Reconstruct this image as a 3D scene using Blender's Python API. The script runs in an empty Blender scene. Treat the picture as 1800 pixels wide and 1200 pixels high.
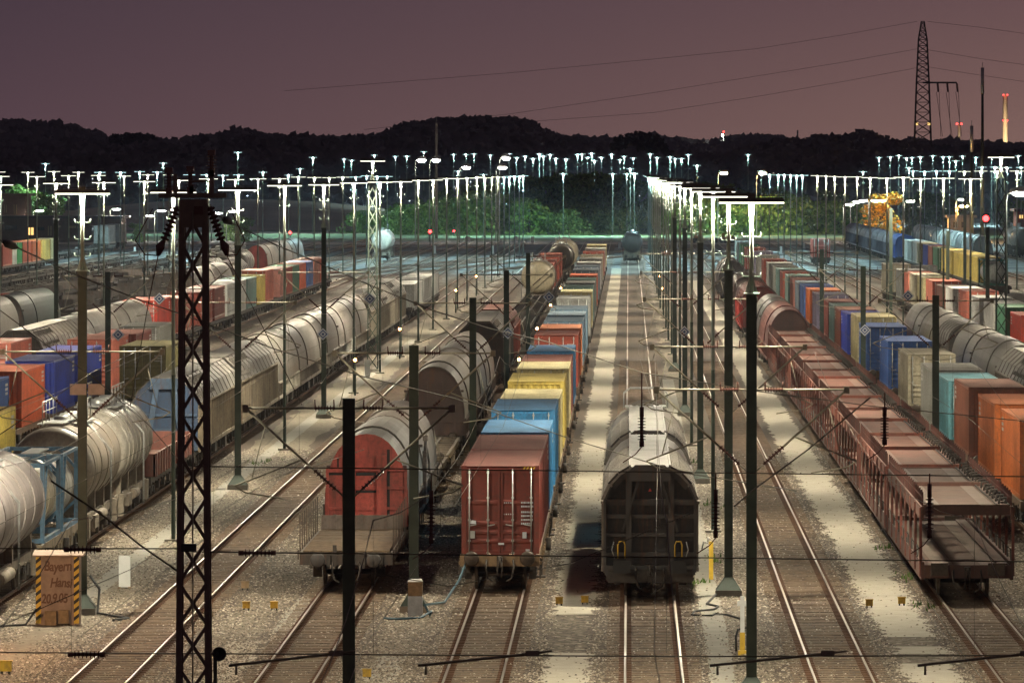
import bpy, math, random
from mathutils import Vector, noise
random.seed(7)
R = math.radians
S = bpy.context.scene
COL = S.collection
# ---- camera model: eye 13.35 m above the yard; the photo's 1800 px wide frame, horizon at row 301, vanishing column 1105
F, H, HY, VX = 11500.0, 13.35, 301.0, 1105.0
RT = 0.16                                     # rail top
def xs(px, Y): return (px - VX) * Y / F
def zs(py, Y): return H - (py - HY) * Y / F
ORD = ['first','second','third','fourth','fifth','sixth','seventh','eighth','ninth','tenth','eleventh','twelfth','thirteenth',
 'fourteenth','fifteenth','sixteenth','seventeenth','eighteenth','nineteenth','twentieth','twenty-first','twenty-second','twenty-third',
 'twenty-fourth','twenty-fifth','twenty-sixth','twenty-seventh','twenty-eighth','twenty-ninth','thirtieth','thirty-first','thirty-second',
 'thirty-third','thirty-fourth','thirty-fifth','thirty-sixth','thirty-seventh','thirty-eighth','thirty-ninth','fortieth'] + ['fortieth'] * 60

# ---------------------------------------------------------------- mesh builder
class MB:
    def __init__(s): s.v = []; s.f = []; s.m = []; s.sm = []; s.cm = 0
    def add(s, vs, fs, smooth=False):
        b = len(s.v); s.v += [tuple(p) for p in vs]
        for f in fs:
            s.f.append(tuple(i + b for i in f)); s.m.append(s.cm); s.sm.append(smooth)
        return s
    def box(s, x0, x1, y0, y1, z0, z1):
        return s.add([(x0,y0,z0),(x1,y0,z0),(x1,y1,z0),(x0,y1,z0),(x0,y0,z1),(x1,y0,z1),(x1,y1,z1),(x0,y1,z1)],
                     [(0,3,2,1),(4,5,6,7),(0,1,5,4),(1,2,6,5),(2,3,7,6),(3,0,4,7)])
    def bar(s, p, q, w, d=None):               # rectangular bar between two points
        d = d or w; p = Vector(p); q = Vector(q); a = (q - p).normalized()
        u = a.cross(Vector((0,0,1)) if abs(a.z) < .9 else Vector((0,1,0))).normalized(); v = a.cross(u)
        vs = [c + u*(i*w/2) + v*(j*d/2) for c in (p, q) for i, j in ((-1,-1),(1,-1),(1,1),(-1,1))]
        return s.add(vs, [(0,1,2,3),(7,6,5,4),(0,4,5,1),(1,5,6,2),(2,6,7,3),(3,7,4,0)])
    def tube(s, pts, r, n=6, cap=True, smooth=True):
        pts = [Vector(p) for p in pts]; rs = r if isinstance(r, (list, tuple)) else [r]*len(pts)
        vs = []; prev = None
        for i, p in enumerate(pts):
            a = (pts[min(i+1, len(pts)-1)] - pts[max(i-1, 0)]).normalized()
            if prev is None: u = a.cross(Vector((0,0,1)) if abs(a.z) < .9 else Vector((0,1,0))).normalized()
            else:
                u = prev - a*prev.dot(a); u.normalize()
            prev = u; w = a.cross(u)
            for k in range(n):
                t = 2*math.pi*k/n; vs.append(p + (u*math.cos(t) + w*math.sin(t))*rs[i])
        fs = []
        for i in range(len(pts)-1):
            for k in range(n): fs.append((i*n+k, i*n+(k+1)%n, (i+1)*n+(k+1)%n, (i+1)*n+k))
        s.add(vs, fs, smooth)
        if cap:
            b = len(s.v) - len(vs)
            s.f += [tuple(b + k for k in range(n))[::-1], tuple(b + (len(pts)-1)*n + k for k in range(n))]
            s.m += [s.cm]*2; s.sm += [False]*2
        return s
    def lathe(s, prof, c, axis='y', n=24, smooth=True):   # prof: (position along axis, radius)
        vs = []
        for a, r in prof:
            for k in range(n):
                t = 2*math.pi*k/n; x, y = r*math.cos(t), r*math.sin(t)
                vs.append({'y': (c[0]+x, c[1]+a, c[2]+y), 'z': (c[0]+x, c[1]+y, c[2]+a), 'x': (c[0]+a, c[1]+x, c[2]+y)}[axis])
        fs = [(i*n+k, i*n+(k+1)%n, (i+1)*n+(k+1)%n, (i+1)*n+k) for i in range(len(prof)-1) for k in range(n)]
        return s.add(vs, fs, smooth)
    def prism(s, prof, y0, y1, caps=True, smooth=False, closed=True):   # prof in (x,z)
        n = len(prof)
        vs = [(x, y0, z) for x, z in prof] + [(x, y1, z) for x, z in prof]
        fs = [(k, (k+1)%n, n+(k+1)%n, n+k) for k in range(n if closed else n-1)]
        s.add(vs, fs, smooth)
        if caps:
            s.add([(x, y0, z) for x, z in prof], [tuple(range(n))[::-1]]); s.add([(x, y1, z) for x, z in prof], [tuple(range(n))])
        return s
    def quad(s, a, b, c, d): return s.add([a,b,c,d], [(0,1,2,3)])
    def mesh(s, name, mats):
        me = bpy.data.meshes.new(name); me.from_pydata(s.v, [], s.f)
        for m in (mats if isinstance(mats, (list, tuple)) else [mats]): me.materials.append(m)
        me.polygons.foreach_set('material_index', s.m); me.polygons.foreach_set('use_smooth', s.sm)
        me.update(); return me
    def obj(s, name, mats, parent=None, color=None, link=True, loc=(0,0,0)):
        o = bpy.data.objects.new(name, s.mesh(name, mats)); o.location = loc
        if color: o.color = (*color, 1)
        if parent: o.parent = parent
        if link: COL.objects.link(o)
        return o

LABELS = {}
def tag(o, label, cat, group=None, shared=False):
    n = len(label.split())
    if not 4 <= n <= 16: print('LABEL LENGTH', n, label)
    if label in LABELS and not shared: print('LABEL TWICE', label)
    LABELS[label] = 1
    o['label'] = label; o['category'] = cat
    if group: o['group'] = group
    return o
def struct(o, kind='structure'): o['kind'] = kind; return o
def empty(name, loc=(0,0,0), link=True):
    o = bpy.data.objects.new(name, None); o.location = loc; o.empty_display_size = .5
    if link: COL.objects.link(o)
    return o
PROTO = []
def proto(name): 
    o = empty(name, link=False); PROTO.append(o); return o
def kids(o): return [c for c in KID.get(o.name, [])]
KID = {}
def part(mb, name, mats, parent, color=None, loc=(0,0,0)):      # a part of a prototype (not linked)
    o = mb.obj(name, mats, parent, color, False, loc); PROTO.append(o); KID.setdefault(parent.name, []).append(o); return o
def place(pr, loc, colors=None, name=None, parent=None):          # copy of a prototype thing with its parts and sub-parts
    c = pr.copy(); COL.objects.link(c)
    if name: c.name = name
    if parent is None: c.location = loc
    else: c.parent = parent
    if colors:
        k = pr.name.split('.')[0]
        if k in colors: c.color = (*colors[k], 1)
    for ch in KID.get(pr.name, []): place(ch, None, colors, None, c)
    return c

# ---------------------------------------------------------------- materials
def new_mat(name):
    m = bpy.data.materials.new(name); m.use_nodes = True; nt = m.node_tree
    return m, nt, nt.nodes['Principled BSDF']
def nd(nt, t, **kw):
    n = nt.nodes.new(t)
    for k, v in kw.items(): setattr(n, k, v)
    return n
def ramp(nt, stops, fac=None):
    n = nt.nodes.new('ShaderNodeValToRGB'); e = n.color_ramp.elements
    while len(e) < len(stops): e.new(.5)
    for el, (p, c) in zip(e, stops):
        el.position = p; el.color = (*c, 1) if len(c) == 3 else c
    if fac is not None: nt.links.new(fac, n.inputs[0])
    return n
def mix(nt, fac, a, b, mode='MIX'):
    n = nt.nodes.new('ShaderNodeMix'); n.data_type = 'RGBA'; n.blend_type = mode
    for i, v in ((0, fac), (6, a), (7, b)):
        if hasattr(v, 'links') or hasattr(v, 'is_linked'): nt.links.new(v, n.inputs[i])
        elif isinstance(v, (int, float)): n.inputs[i].default_value = v
        else: n.inputs[i].default_value = (*v, 1)
    return n.outputs[2]
def noise_tex(nt, scale, detail=4, vec=None, rough=.6):
    n = nd(nt, 'ShaderNodeTexNoise'); n.inputs['Scale'].default_value = scale; n.inputs['Detail'].default_value = detail
    n.inputs['Roughness'].default_value = rough
    if vec is not None: nt.links.new(vec, n.inputs['Vector'])
    return n.outputs['Fac']
def mapping(nt, scale, rnd=True):
    tc = nd(nt, 'ShaderNodeTexCoord'); mp = nd(nt, 'ShaderNodeMapping'); mp.inputs['Scale'].default_value = scale
    nt.links.new(tc.outputs['Object'], mp.inputs['Vector'])
    if rnd:
        oi = nd(nt, 'ShaderNodeObjectInfo'); mm = nd(nt, 'ShaderNodeMath', operation='MULTIPLY'); mm.inputs[1].default_value = 90
        nt.links.new(oi.outputs['Random'], mm.inputs[0]); cb = nd(nt, 'ShaderNodeCombineXYZ'); nt.links.new(mm.outputs[0], cb.inputs[0]); nt.links.new(mm.outputs[0], cb.inputs[1])
        nt.links.new(cb.outputs[0], mp.inputs['Location'])
    return mp.outputs[0]
def paint(name, rust=.5, dust=.35, rough=.55, metal=0.0, rustcol=(.11,.045,.022), soot=.25):   # weathered paint, colour from the object
    m, nt, b = new_mat(name)
    oi = nd(nt, 'ShaderNodeObjectInfo')
    big = noise_tex(nt, .6, 5, mapping(nt, (1, .35, 1.0)))
    mul = nd(nt, 'ShaderNodeMix', data_type='RGBA', blend_type='MULTIPLY'); mul.inputs[0].default_value = 1
    nt.links.new(oi.outputs['Color'], mul.inputs[6]); nt.links.new(ramp(nt, [(.25,(.52,.50,.48)),(.75,(1.15,1.15,1.15))], big).outputs[0], mul.inputs[7])
    c = mul.outputs[2]
    st = noise_tex(nt, 1.0, 6, mapping(nt, (5, 5, .5)), .7)
    rf = ramp(nt, [(.52,(0,0,0)),(.72,(rust,)*3)], st).outputs[0]
    c = mix(nt, rf, c, rustcol)
    sk = noise_tex(nt, 1.0, 5, mapping(nt, (.9, 1.6, .22)), .65)
    c = mix(nt, ramp(nt, [(.46,(0,0,0)),(.66,(soot,)*3)], sk).outputs[0], c, (.035,.03,.026))
    fine = noise_tex(nt, 9, 4, mapping(nt, (1,1,1)))
    c = mix(nt, ramp(nt, [(.35,(.35,)*3),(.55,(0,0,0))], fine).outputs[0], c, (.05,.04,.035))
    ge = nd(nt, 'ShaderNodeNewGeometry'); sx = nd(nt, 'ShaderNodeSeparateXYZ'); nt.links.new(ge.outputs['Normal'], sx.inputs[0])
    up = ramp(nt, [(.45,(0,0,0)),(.85,(dust,)*3)], sx.outputs[2]).outputs[0]
    dn = mix(nt, up, (0,0,0), ramp(nt, [(.3,(.3,)*3),(.7,(1,)*3)], noise_tex(nt, 1.7, 6, mapping(nt, (1,.6,1)))).outputs[0])
    c = mix(nt, dn, c, (.30,.27,.23))
    nt.links.new(c, b.inputs['Base Color']); b.inputs['Roughness'].default_value = rough; b.inputs['Metallic'].default_value = metal
    bp = nd(nt, 'ShaderNodeBump'); bp.inputs['Strength'].default_value = .25; bp.inputs['Distance'].default_value = .02
    nt.links.new(noise_tex(nt, 3, 4, mapping(nt, (1,1,1))), bp.inputs['Height']); nt.links.new(bp.outputs[0], b.inputs['Normal'])
    return m
def plain(name, col, rough=.6, metal=0.0, var=.25, scale=4.0):
    m, nt, b = new_mat(name)
    f = noise_tex(nt, scale, 5, mapping(nt, (1,1,1)))
    c = ramp(nt, [(.25, tuple(x*(1-var) for x in col)), (.75, tuple(x*(1+var) for x in col))], f).outputs[0]
    nt.links.new(c, b.inputs['Base Color']); b.inputs['Roughness'].default_value = rough; b.inputs['Metallic'].default_value = metal
    return m
def glow(name, col, strength):
    m = bpy.data.materials.new(name); m.use_nodes = True; nt = m.node_tree; nt.nodes.clear()
    e = nd(nt, 'ShaderNodeEmission'); e.inputs[0].default_value = (*col, 1); e.inputs[1].default_value = strength
    o = nd(nt, 'ShaderNodeOutputMaterial'); nt.links.new(e.outputs[0], o.inputs[0]); return m

LAMP = 5600
M_paint = paint('weathered_paint', .4, .22, .5, soot=.18); M_wagon = paint('wagon_paint', .8, .3, .65, soot=.5); M_roof = paint('wagon_roof', .45, .10, .5, soot=.45)
M_worn = paint('worn_deck', .55, .25, .5)
M_under = plain('grimy_underframe', (.045,.036,.03), .75, 0, .5, 6)
M_wheel = plain('wheel_steel', (.06,.045,.035), .5, .4, .4, 8)
M_bright = plain('galvanised_steel', (.42,.43,.42), .4, .5, .2, 3)
M_mast = plain('dark_green_mast', (.040,.055,.042), .5, .2, .35, 2)
M_pole = plain('grey_lamp_pole', (.30,.34,.29), .5, .1, .2, 2)
M_lower = plain('green_lamp_pole', (.045,.065,.05), .5, .1, .3, 2)
M_head = plain('dark_lamp_housing', (.10,.095,.08), .5, .2, .2, 3)
M_wire = plain('bronze_wire', (.075,.065,.05), .65, .1, .2, 3)
M_tubing = plain('cantilever_steel', (.22,.20,.15), .55, .2, .3, 5)
M_insul = plain('brown_porcelain', (.085,.040,.032), .25, 0, .2, 8)
M_rail = plain('rail_side_rust', (.11,.055,.03), .7, .2, .35, 5)
M_railtop = plain('polished_rail', (.42,.38,.33), .42, .8, .15, 6)
M_conc = plain('concrete', (.30,.28,.24), .9, 0, .25, 2.5)
M_white = plain('white_paint', (.72,.72,.70), .6, 0, .08, 3)
M_yel = plain('yellow_paint', (.62,.40,.04), .5, 0, .25, 5)
M_black = plain('black_rubber', (.014,.014,.015), .6, 0, .3, 5)
M_blue = plain('blue_sign_enamel', (.03,.06,.18), .4, 0, .1, 5)
M_wood = plain('weathered_planks', (.22,.15,.085), .85, 0, .4, 7)
M_red = plain('red_paint', (.5,.04,.03), .5, 0, .2, 5)
M_brick = plain('dark_brick', (.10,.055,.045), .9, 0, .3, 3)
M_tubeA = glow('lamp_tube_warm_white', (1.0,.91,.68), LAMP)
M_tubeB = glow('lamp_tube_cool_white', (.58,.95,.98), LAMP*1.5)
M_sodium = glow('sodium_lamp', (1.0,.56,.26), 1500)
M_edgeA = glow('lamp_edge_warm', (1.0,.97,.80), 2.6)
M_edgeB = glow('lamp_edge_cool', (.62,.97,1.0), 2.6)
M_sodfar = glow('strong_sodium_lamp', (1.0,.45,.10), 5200)
M_lattice = plain('brown_lattice_steel', (.15,.125,.095), .6, .2, .3, 4)
M_warn = glow('red_warning_lamp', (1.0,.06,.05), 7)
M_small = glow('small_orange_lamp', (1.0,.42,.12), 60)
M_redlamp = glow('red_signal_lamp', (1.0,.02,.02), 22)
M_street = glow('street_lamp_glow', (1.0,.95,.82), 420)
M_window = glow('lit_window', (1.0,.62,.2), 1.6)

# ground: coarse ballast with sandier strips between the tracks
def ground_mat():
    m, nt, b = new_mat('ballast_gravel')
    tc = nd(nt, 'ShaderNodeTexCoord'); P = tc.outputs['Object']
    vo = nd(nt, 'ShaderNodeTexVoronoi'); vo.inputs['Scale'].default_value = 6.5; nt.links.new(P, vo.inputs['Vector'])
    hs = nd(nt, 'ShaderNodeSeparateColor'); nt.links.new(vo.outputs['Color'], hs.inputs[0])
    st = ramp(nt, [(0,(.035,.026,.019)),(.45,(.10,.078,.056)),(.85,(.18,.143,.105)),(1,(.42,.37,.30))], hs.outputs[0]).outputs[0]
    big = noise_tex(nt, .16, 6, P)
    st = mix(nt, ramp(nt, [(.3,(.55,)*3),(.55,(0,0,0))], big).outputs[0], st, (.07,.05,.036))
    sx = nd(nt, 'ShaderNodeSeparateXYZ'); nt.links.new(P, sx.inputs[0])
    wob = noise_tex(nt, .5, 6, P, .75)
    w2 = nd(nt, 'ShaderNodeMath', operation='MULTIPLY_ADD'); w2.inputs[1].default_value = 2.6; nt.links.new(wob, w2.inputs[0]); nt.links.new(sx.outputs[0], w2.inputs[2])
    mr = nd(nt, 'ShaderNodeMapRange'); mr.inputs[1].default_value = -60; mr.inputs[2].default_value = 60; nt.links.new(w2.outputs[0], mr.inputs[0])
    def p(x): return (x + 1.3 + 60) / 120
    stops = [(0, (0,0,0))]
    for a, c, k in ((-18.6,-15.2,.75), (-11.9,-10.6,.35), (-7.0,-6.2,.3), (1.9,4.1,.35), (7.5,8.6,.25), (22.2,24.6,.7), (-38.3,-35.3,.6)):
        stops += [(p(a)-.004, (0,0,0)), (p(a), (k,k,k)), (p(c), (k,k,k)), (p(c)+.004, (0,0,0))]
    stops.sort(key=lambda t: t[0])
    sd = ramp(nt, stops, mr.outputs[0]).outputs[0]
    fine = ramp(nt, [(.3,(.15,.125,.092)),(.7,(.27,.235,.18))], noise_tex(nt, 5, 6, P, .7)).outputs[0]
    c = mix(nt, sd, st, fine)
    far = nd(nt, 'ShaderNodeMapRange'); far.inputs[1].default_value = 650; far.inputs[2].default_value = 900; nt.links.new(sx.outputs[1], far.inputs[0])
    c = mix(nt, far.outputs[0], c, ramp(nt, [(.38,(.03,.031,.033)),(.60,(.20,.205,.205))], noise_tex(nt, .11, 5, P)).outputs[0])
    nt.links.new(c, b.inputs['Base Color']); b.inputs['Roughness'].default_value = .95
    bp = nd(nt, 'ShaderNodeBump'); bp.inputs['Strength'].default_value = .9; bp.inputs['Distance'].default_value = .06
    nt.links.new(vo.outputs['Distance'], bp.inputs['Height']); nt.links.new(bp.outputs[0], b.inputs['Normal'])
    return m
def leaf_mat(name, cols):
    m, nt, b = new_mat(name)
    ge = nd(nt, 'ShaderNodeNewGeometry')
    c = ramp(nt, [(i/(len(cols)-1), cc) for i, cc in enumerate(cols)], ge.outputs['Random Per Island']).outputs[0]
    oi = nd(nt, 'ShaderNodeObjectInfo')
    c = mix(nt, 1.0, c, oi.outputs['Color'], 'MULTIPLY')
    nt.links.new(c, b.inputs['Base Color']); b.inputs['Roughness'].default_value = .8
    return m
M_ground = ground_mat()
M_leaf = leaf_mat('tree_leaves', [(.04,.08,.022),(.09,.16,.04),(.14,.23,.065),(.20,.25,.09)])
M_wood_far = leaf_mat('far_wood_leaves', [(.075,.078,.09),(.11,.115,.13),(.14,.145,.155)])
M_bark = plain('bark', (.05,.038,.028), .9, 0, .3, 5)
M_path = plain('concrete_path', (.37,.335,.27), .92, 0, .16, 1.6)
M_pathd = plain('path_slab', (.25,.235,.20), .92, 0, .2, 1.8)
M_sleeper = plain('oiled_sleeper', (.15,.105,.072), .85, 0, .5, 3)
M_stone = leaf_mat('ballast_stones', [(.035,.025,.018),(.08,.058,.040),(.13,.098,.070),(.185,.147,.108),(.26,.215,.165),(.48,.43,.36)])
M_bed = plain('brown_track_gravel', (.075,.053,.037), .95, 0, .85, 9)
M_grass = plain('verge_grass', (.07,.115,.04), .95, 0, .5, .08)
M_road = plain('road_asphalt', (.06,.055,.05), .9, 0, .2, .3)
M_sand = plain('sandy_field', (.24,.19,.14), .95, 0, .3, .06)
M_hill = plain('dark_hillside', (.035,.038,.037), 1, 0, .3, .02)
# ================================================================ CONTAINERS
def srgb(r, g, b, k=.8):
    f = lambda c: (c/12.92 if c <= .04045 else ((c+.055)/1.055)**2.4)
    return tuple(f(x/255)*k for x in (r, g, b))
PAL = {
 'maroon': (.22,.045,.034), 'rust red': (.34,.060,.036), 'bright red': (.62,.050,.026), 'orange red': (.52,.095,.032), 'orange': (.56,.15,.04),
 'brown': (.23,.075,.045), 'blue': (.045,.13,.42), 'deep blue': (.022,.05,.40), 'sky blue': (.045,.27,.58), 'pale blue': (.22,.35,.48),
 'cyan': (.20,.52,.62), 'yellow': (.72,.56,.13), 'cream': (.68,.60,.32), 'beige': (.42,.38,.28), 'grey': (.27,.27,.25), 'white': (.58,.58,.56),
 'green': (.03,.15,.085), 'bright green': (.02,.30,.08), 'olive': (.20,.175,.06), 'teal': (.13,.24,.23), 'purple grey': (.17,.15,.24), 'pink': (.40,.16,.13),
 'dark grey': (.10,.10,.105), 'blue grey': (.16,.21,.27), 'light grey': (.40,.41,.40), 'salmon': (.55,.15,.10)}
CW = 1.219
def corr(L, per=.30, d=.040, y0=.12):
    pts = []; n = int((L - 2*y0)/per); per = (L - 2*y0)/n
    for i in range(n):
        y = y0 + i*per
        pts += [(y, 0), (y+per*.28, 0), (y+per*.5, d), (y+per*.78, d)]
    return pts + [(L-y0, 0)]
def container_shell(L, Ht, doors, door_inset=.05):
    mb = MB(); zb, zt = .16, Ht-.10
    P = corr(L)
    for s in (-1, 1):
        vs = []
        for y, d in P:
            x = s*(CW-.012-d); vs += [(x, y, zb), (x, y, zt)]
        fs = [(2*i, 2*i+2, 2*i+3, 2*i+1) if s > 0 else (2*i+1, 2*i+3, 2*i+2, 2*i) for i in range(len(P)-1)]
        mb.add(vs, fs)
        mb.box(s*CW-(.06 if s > 0 else 0), s*CW+(0 if s > 0 else .06), .15, L-.15, 0, .16)        # bottom rail
        mb.box(s*CW-(.05 if s > 0 else 0), s*CW+(0 if s > 0 else .05), .15, L-.15, Ht-.10, Ht)     # top rail
        for y in (0, L-.15): 
            x0, x1 = sorted((s*CW, s*(CW-.15)))
            mb.box(x0-.003, x1+.003, y-.003, y+.153, 0, Ht+.006)
            mb.box(x0-.006, x1+.006, y-.008, y+.158, 0, .12); mb.box(x0-.006, x1+.006, y-.008, y+.158, Ht-.12, Ht+.010)
    mb.box(-CW+.15, CW-.15, 0, .10, 0, .14); mb.box(-CW+.15, CW-.15, 0, .10, Ht-.13, Ht)             # front sill and header
    mb.box(-CW+.15, CW-.15, L-.10, L, 0, .14); mb.box(-CW+.15, CW-.15, L-.06, L, .14, Ht)
    if not doors:
        Q = corr(2*CW-.3, .26, .045, 0)
        vs = []
        for u, d in Q: vs += [(u-CW+.15, .02+d, .14), (u-CW+.15, .02+d, Ht-.13)]
        mb.add(vs, [(2*i+1, 2*i+3, 2*i+2, 2*i)[::-1] for i in range(len(Q)-1)])
    return mb
def container_roof(mb, L, Ht):
    pts = []; n = int((L-.24)/.36); per = (L-.24)/n
    for i in range(n):
        y = .12 + i*per; pts += [(y, -.035), (y+per*.3, -.035), (y+per*.42, -.010), (y+per*.88, -.010)]
    pts.append((L-.12, -.035))
    vs = []
    for y, d in pts: vs += [(-CW+.05, y, Ht+d), (CW-.05, y, Ht+d)]
    mb.add(vs, [(2*i, 2*i+1, 2*i+3, 2*i+2) for i in range(len(pts)-1)])
    mb.box(-CW+.05, CW-.05, 0, .12, Ht-.06, Ht-.002); mb.box(-CW+.05, CW-.05, L-.12, L, Ht-.06, Ht-.002)
    return mb
def door_panel(Ht, s):
    mb = MB(); x0, x1 = (.012, CW-.16) if s > 0 else (-CW+.16, -.012); h0, h1 = .15, Ht-.14
    mb.box(x0, x1, .055, .085, h0, h1)
    for a, b in ((x0, x0+.07), (x1-.07, x1)): mb.box(a, b, .02, .055, h0, h1)
    for a, b in ((h0, h0+.10), (h1-.10, h1)): mb.box(x0+.07, x1-.07, .022, .055, a, b)
    dz = h1 - h0 - .2
    for k in range(1, 5):                                    # pressed horizontal ribs
        z = h0 + .1 + dz*(.115*k if k < 4 else .62)
        mb.add([(x0+.07, .055, z-.09), (x1-.07, .055, z-.09), (x1-.07, .026, z-.03), (x0+.07, .026, z-.03), (x1-.07, .026, z+.03), (x0+.07, .026, z+.03), (x1-.07, .055, z+.09), (x0+.07, .055, z+.09)],
               [(0,1,2,3), (3,2,4,5), (5,4,6,7)])
    return mb
def rod(Ht, x):
    mb = MB(); mb.tube([(x, -.012, .1), (x, -.012, Ht-.08)], .021, 6)
    for z in (.16, .55, 1.2, 1.9, Ht-.2): mb.box(x-.045, x+.045, -.02, .02, z-.03, z+.03)
    mb.bar((x, -.03, 1.02), (x+(.22 if x < 0 else -.22), -.03, 1.06), .03)
    return mb
CON = {}
def container_proto(L, Ht, doors, rich):
    key = (L, Ht, doors, rich)
    if key in CON: return CON[key]
    if rich:
        r = proto('shipping_container')
        part(container_shell(L, Ht, doors), 'wall', M_paint, r)
        part(container_roof(MB(), L, Ht), 'roof', M_paint, r)
        if doors:
            for s in (-1, 1):
                d = part(door_panel(Ht, s), 'door', M_paint, r)
                for f in (.32, .80): part(rod(Ht, s*CW*f), 'lock_rod', M_bright, d)
    else:
        mb = container_shell(L, Ht, doors); container_roof(mb, L, Ht)
        if doors:
            for s in (-1, 1):
                d = door_panel(Ht, s); mb.add(d.v, d.f)
                for f in (.32, .80): d = rod(Ht, s*CW*f); mb.cm = 1; mb.add(d.v, d.f); mb.cm = 0
        r = mb.obj('shipping_container', [M_paint, M_bright], link=False); PROTO.append(r)
    if rich:
        m = MB(); rg = random.Random(int(L*7+Ht*10))
        for s in (-1, 1):
            for row in range(3):
                y = L-1.6
                while y < L-.5: w = rg.uniform(.05,.10); m.box(*sorted((s*1.195, s*1.212)), y, y+w, Ht-.42-row*.20, Ht-.30-row*.20); y += w+.05
        if doors:
            for row in range(3):
                x = .62
                while x < .98: w = rg.uniform(.03,.06); m.box(x, x+w, .0, .02, Ht-.55-row*.13, Ht-.48-row*.13); x += w+.025
        part(m, 'lettering', M_signmark, r)
    CON[key] = r; return r
M_signmark = plain('faded_white_marking', (.42,.41,.39), .7, 0, .2, 6)
def put_container(X, Y, col, label, group, L=12.192, Ht=2.59, zf=1.16, doors=True, rich=None, jig=True):
    c = PAL[col]; rng = random.Random(int(X*91+Y*13)); j = 1 + (rng.random()-.5)*.16
    c = tuple(x*j for x in c)
    rich = Y < 520 if rich is None else rich
    o = place(container_proto(L, Ht, doors, rich), (X, Y, RT+zf), {'shipping_container': c, 'wall': c, 'roof': tuple(min(.7, x*.9+.035) for x in c), 'door': tuple(x*.94 for x in c)})
    return tag(o, label, 'container', group)

# ================================================================ WAGON RUNNING GEAR
def bogie_mb(full=True):
    mb = MB()
    for s in (-1, 1):
        x = s*1.02
        mb.box(x-.07, x+.07, -1.25, 1.25, .52, .72); mb.box(x-.10, x+.10, -.3, .3, .42, .80)
        for y in (-.9, .9):
            mb.box(x-.11, x+.11, y-.2, y+.2, .33, .60)
            if full:
                for k in range(3): mb.lathe([(.60+k*.06, .07), (.63+k*.06, .10), (.66+k*.06, .07)], (x, y, 0), 'z', 8)
    mb.box(-1.0, 1.0, -.25, .25, .45, .75)
    return mb
def wheelset_mb():
    mb = MB()
    for s in (-1, 1):
        mb.lathe([(-.065, .12), (-.065, .44), (-.04, .46), (.0, .46), (.015, .49), (.035, .49), (.04, .12)] if s < 0 else [(-.04, .12), (-.035, .49), (-.015, .49), (0, .46), (.04, .46), (.065, .44), (.065, .12)], (s*.745, 0, .46), 'x', 18)
    mb.tube([(-.72, 0, .46), (.72, 0, .46)], .08, 8); return mb
def buffer_mb(rect=False):
    mb = MB(); mb.tube([(0, .05, 0), (0, -.42, 0)], [.13, .11], 10)
    if rect: mb.box(-.26, .26, -.50, -.42, -.19, .19)
    else: mb.lathe([(-.42, .05), (-.43, .24), (-.47, .235), (-.50, .18), (-.51, .0)], (0, 0, 0), 'y', 16)
    return mb
def coupling_mb():
    mb = MB(); mb.box(-.09, .09, -.34, .05, -.06, .06); mb.tube([(0,-.34,.02),(0,-.40,-.10),(0,-.36,-.22),(0,-.28,-.25)], .035, 6)
    for x in (-.07, .07): mb.tube([(x,-.2,-.05),(x,-.24,-.35),(x,-.18,-.62)], .02, 5)
    for s in (-1, 1): mb.tube([(s*.42,.02,-.05),(s*.44,-.15,-.30),(s*.38,-.14,-.62),(s*.22,-.10,-.72)], .028, 6)
    return mb
def gear(r, L, beam_z=1.05, rect=False, full=True, two_axle=False, inset=2.2):
    pos = [inset, L-inset]
    for y in pos:
        b = part(bogie_mb(full), 'bogie', M_under, r, loc=(0, y, 0)) if not two_axle else None
        for dy in ((-.9, .9) if not two_axle else (0,)):
            if b: part(wheelset_mb(), 'wheel_set', M_wheel, b, loc=(0, dy, 0))
            else: part(wheelset_mb(), 'wheel_set', M_wheel, r, loc=(0, y, 0))
    if full:
        for x in (-.875, .875): part(buffer_mb(rect), 'buffer', M_wheel, r, loc=(x, -.05, beam_z))
        part(coupling_mb(), 'coupling', M_under, r, loc=(0, -.05, beam_z))
def simple_gear(mb, L, inset=2.2):
    for y in (inset, L-inset):
        b = bogie_mb(False); mb.add([(p[0], p[1]+y, p[2]) for p in b.v], b.f)
        for dy in (-.9, .9):
            for s in (-1, 1): mb.lathe([(-.06, .46), (.06, .46), (.06, 0)] if s > 0 else [(-.06, 0), (-.06, .46), (.06, .46)], (s*.745, y+dy, .46), 'x', 10)
    for s in (-1, 1): mb.box(s*.875-.2, s*.875+.2, -.5, -.42, .88, 1.22); mb.box(s*.875-.1, s*.875+.1, -.42, 0, .95, 1.15)
def frame_mb(L, zt=1.15, w=1.25, deep=True):
    mb = MB()
    for s in (-1, 1):
        x0, x1 = sorted((s*w, s*(w-.12)))
        mb.box(x0, x1, .1, L-.1, zt-.30, zt-.01)
        if deep:
            n = 6
            for k in range(n):
                y = 4.2 + (L-8.4)*k/(n-1)*1.0; mb.box(x0+.02*s, x1+.02*s, y-.25, y+.25, zt-.62, zt-.30)
        k = int(L/1.5)
        for i in range(k): y = .6 + i*(L-1.2)/max(1, k-1); mb.bar((s*(w-.1), y, zt-.25), (s*(w+.06), y, zt-.30), .07, .10)
    mb.box(-w, w, -.05, .12, zt-.36, zt-.012); mb.box(-w, w, L-.12, L+.05, zt-.36, zt-.012)
    for y in [L*k/8 for k in range(1, 8)]: mb.box(-w+.12, w-.12, y-.08, y+.08, zt-.25, zt-.04)
    for s in (-.35, .35): mb.box(s-.06, s+.06, .12, L-.12, zt-.30, zt-.02)
    return mb
WAG = {}
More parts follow.
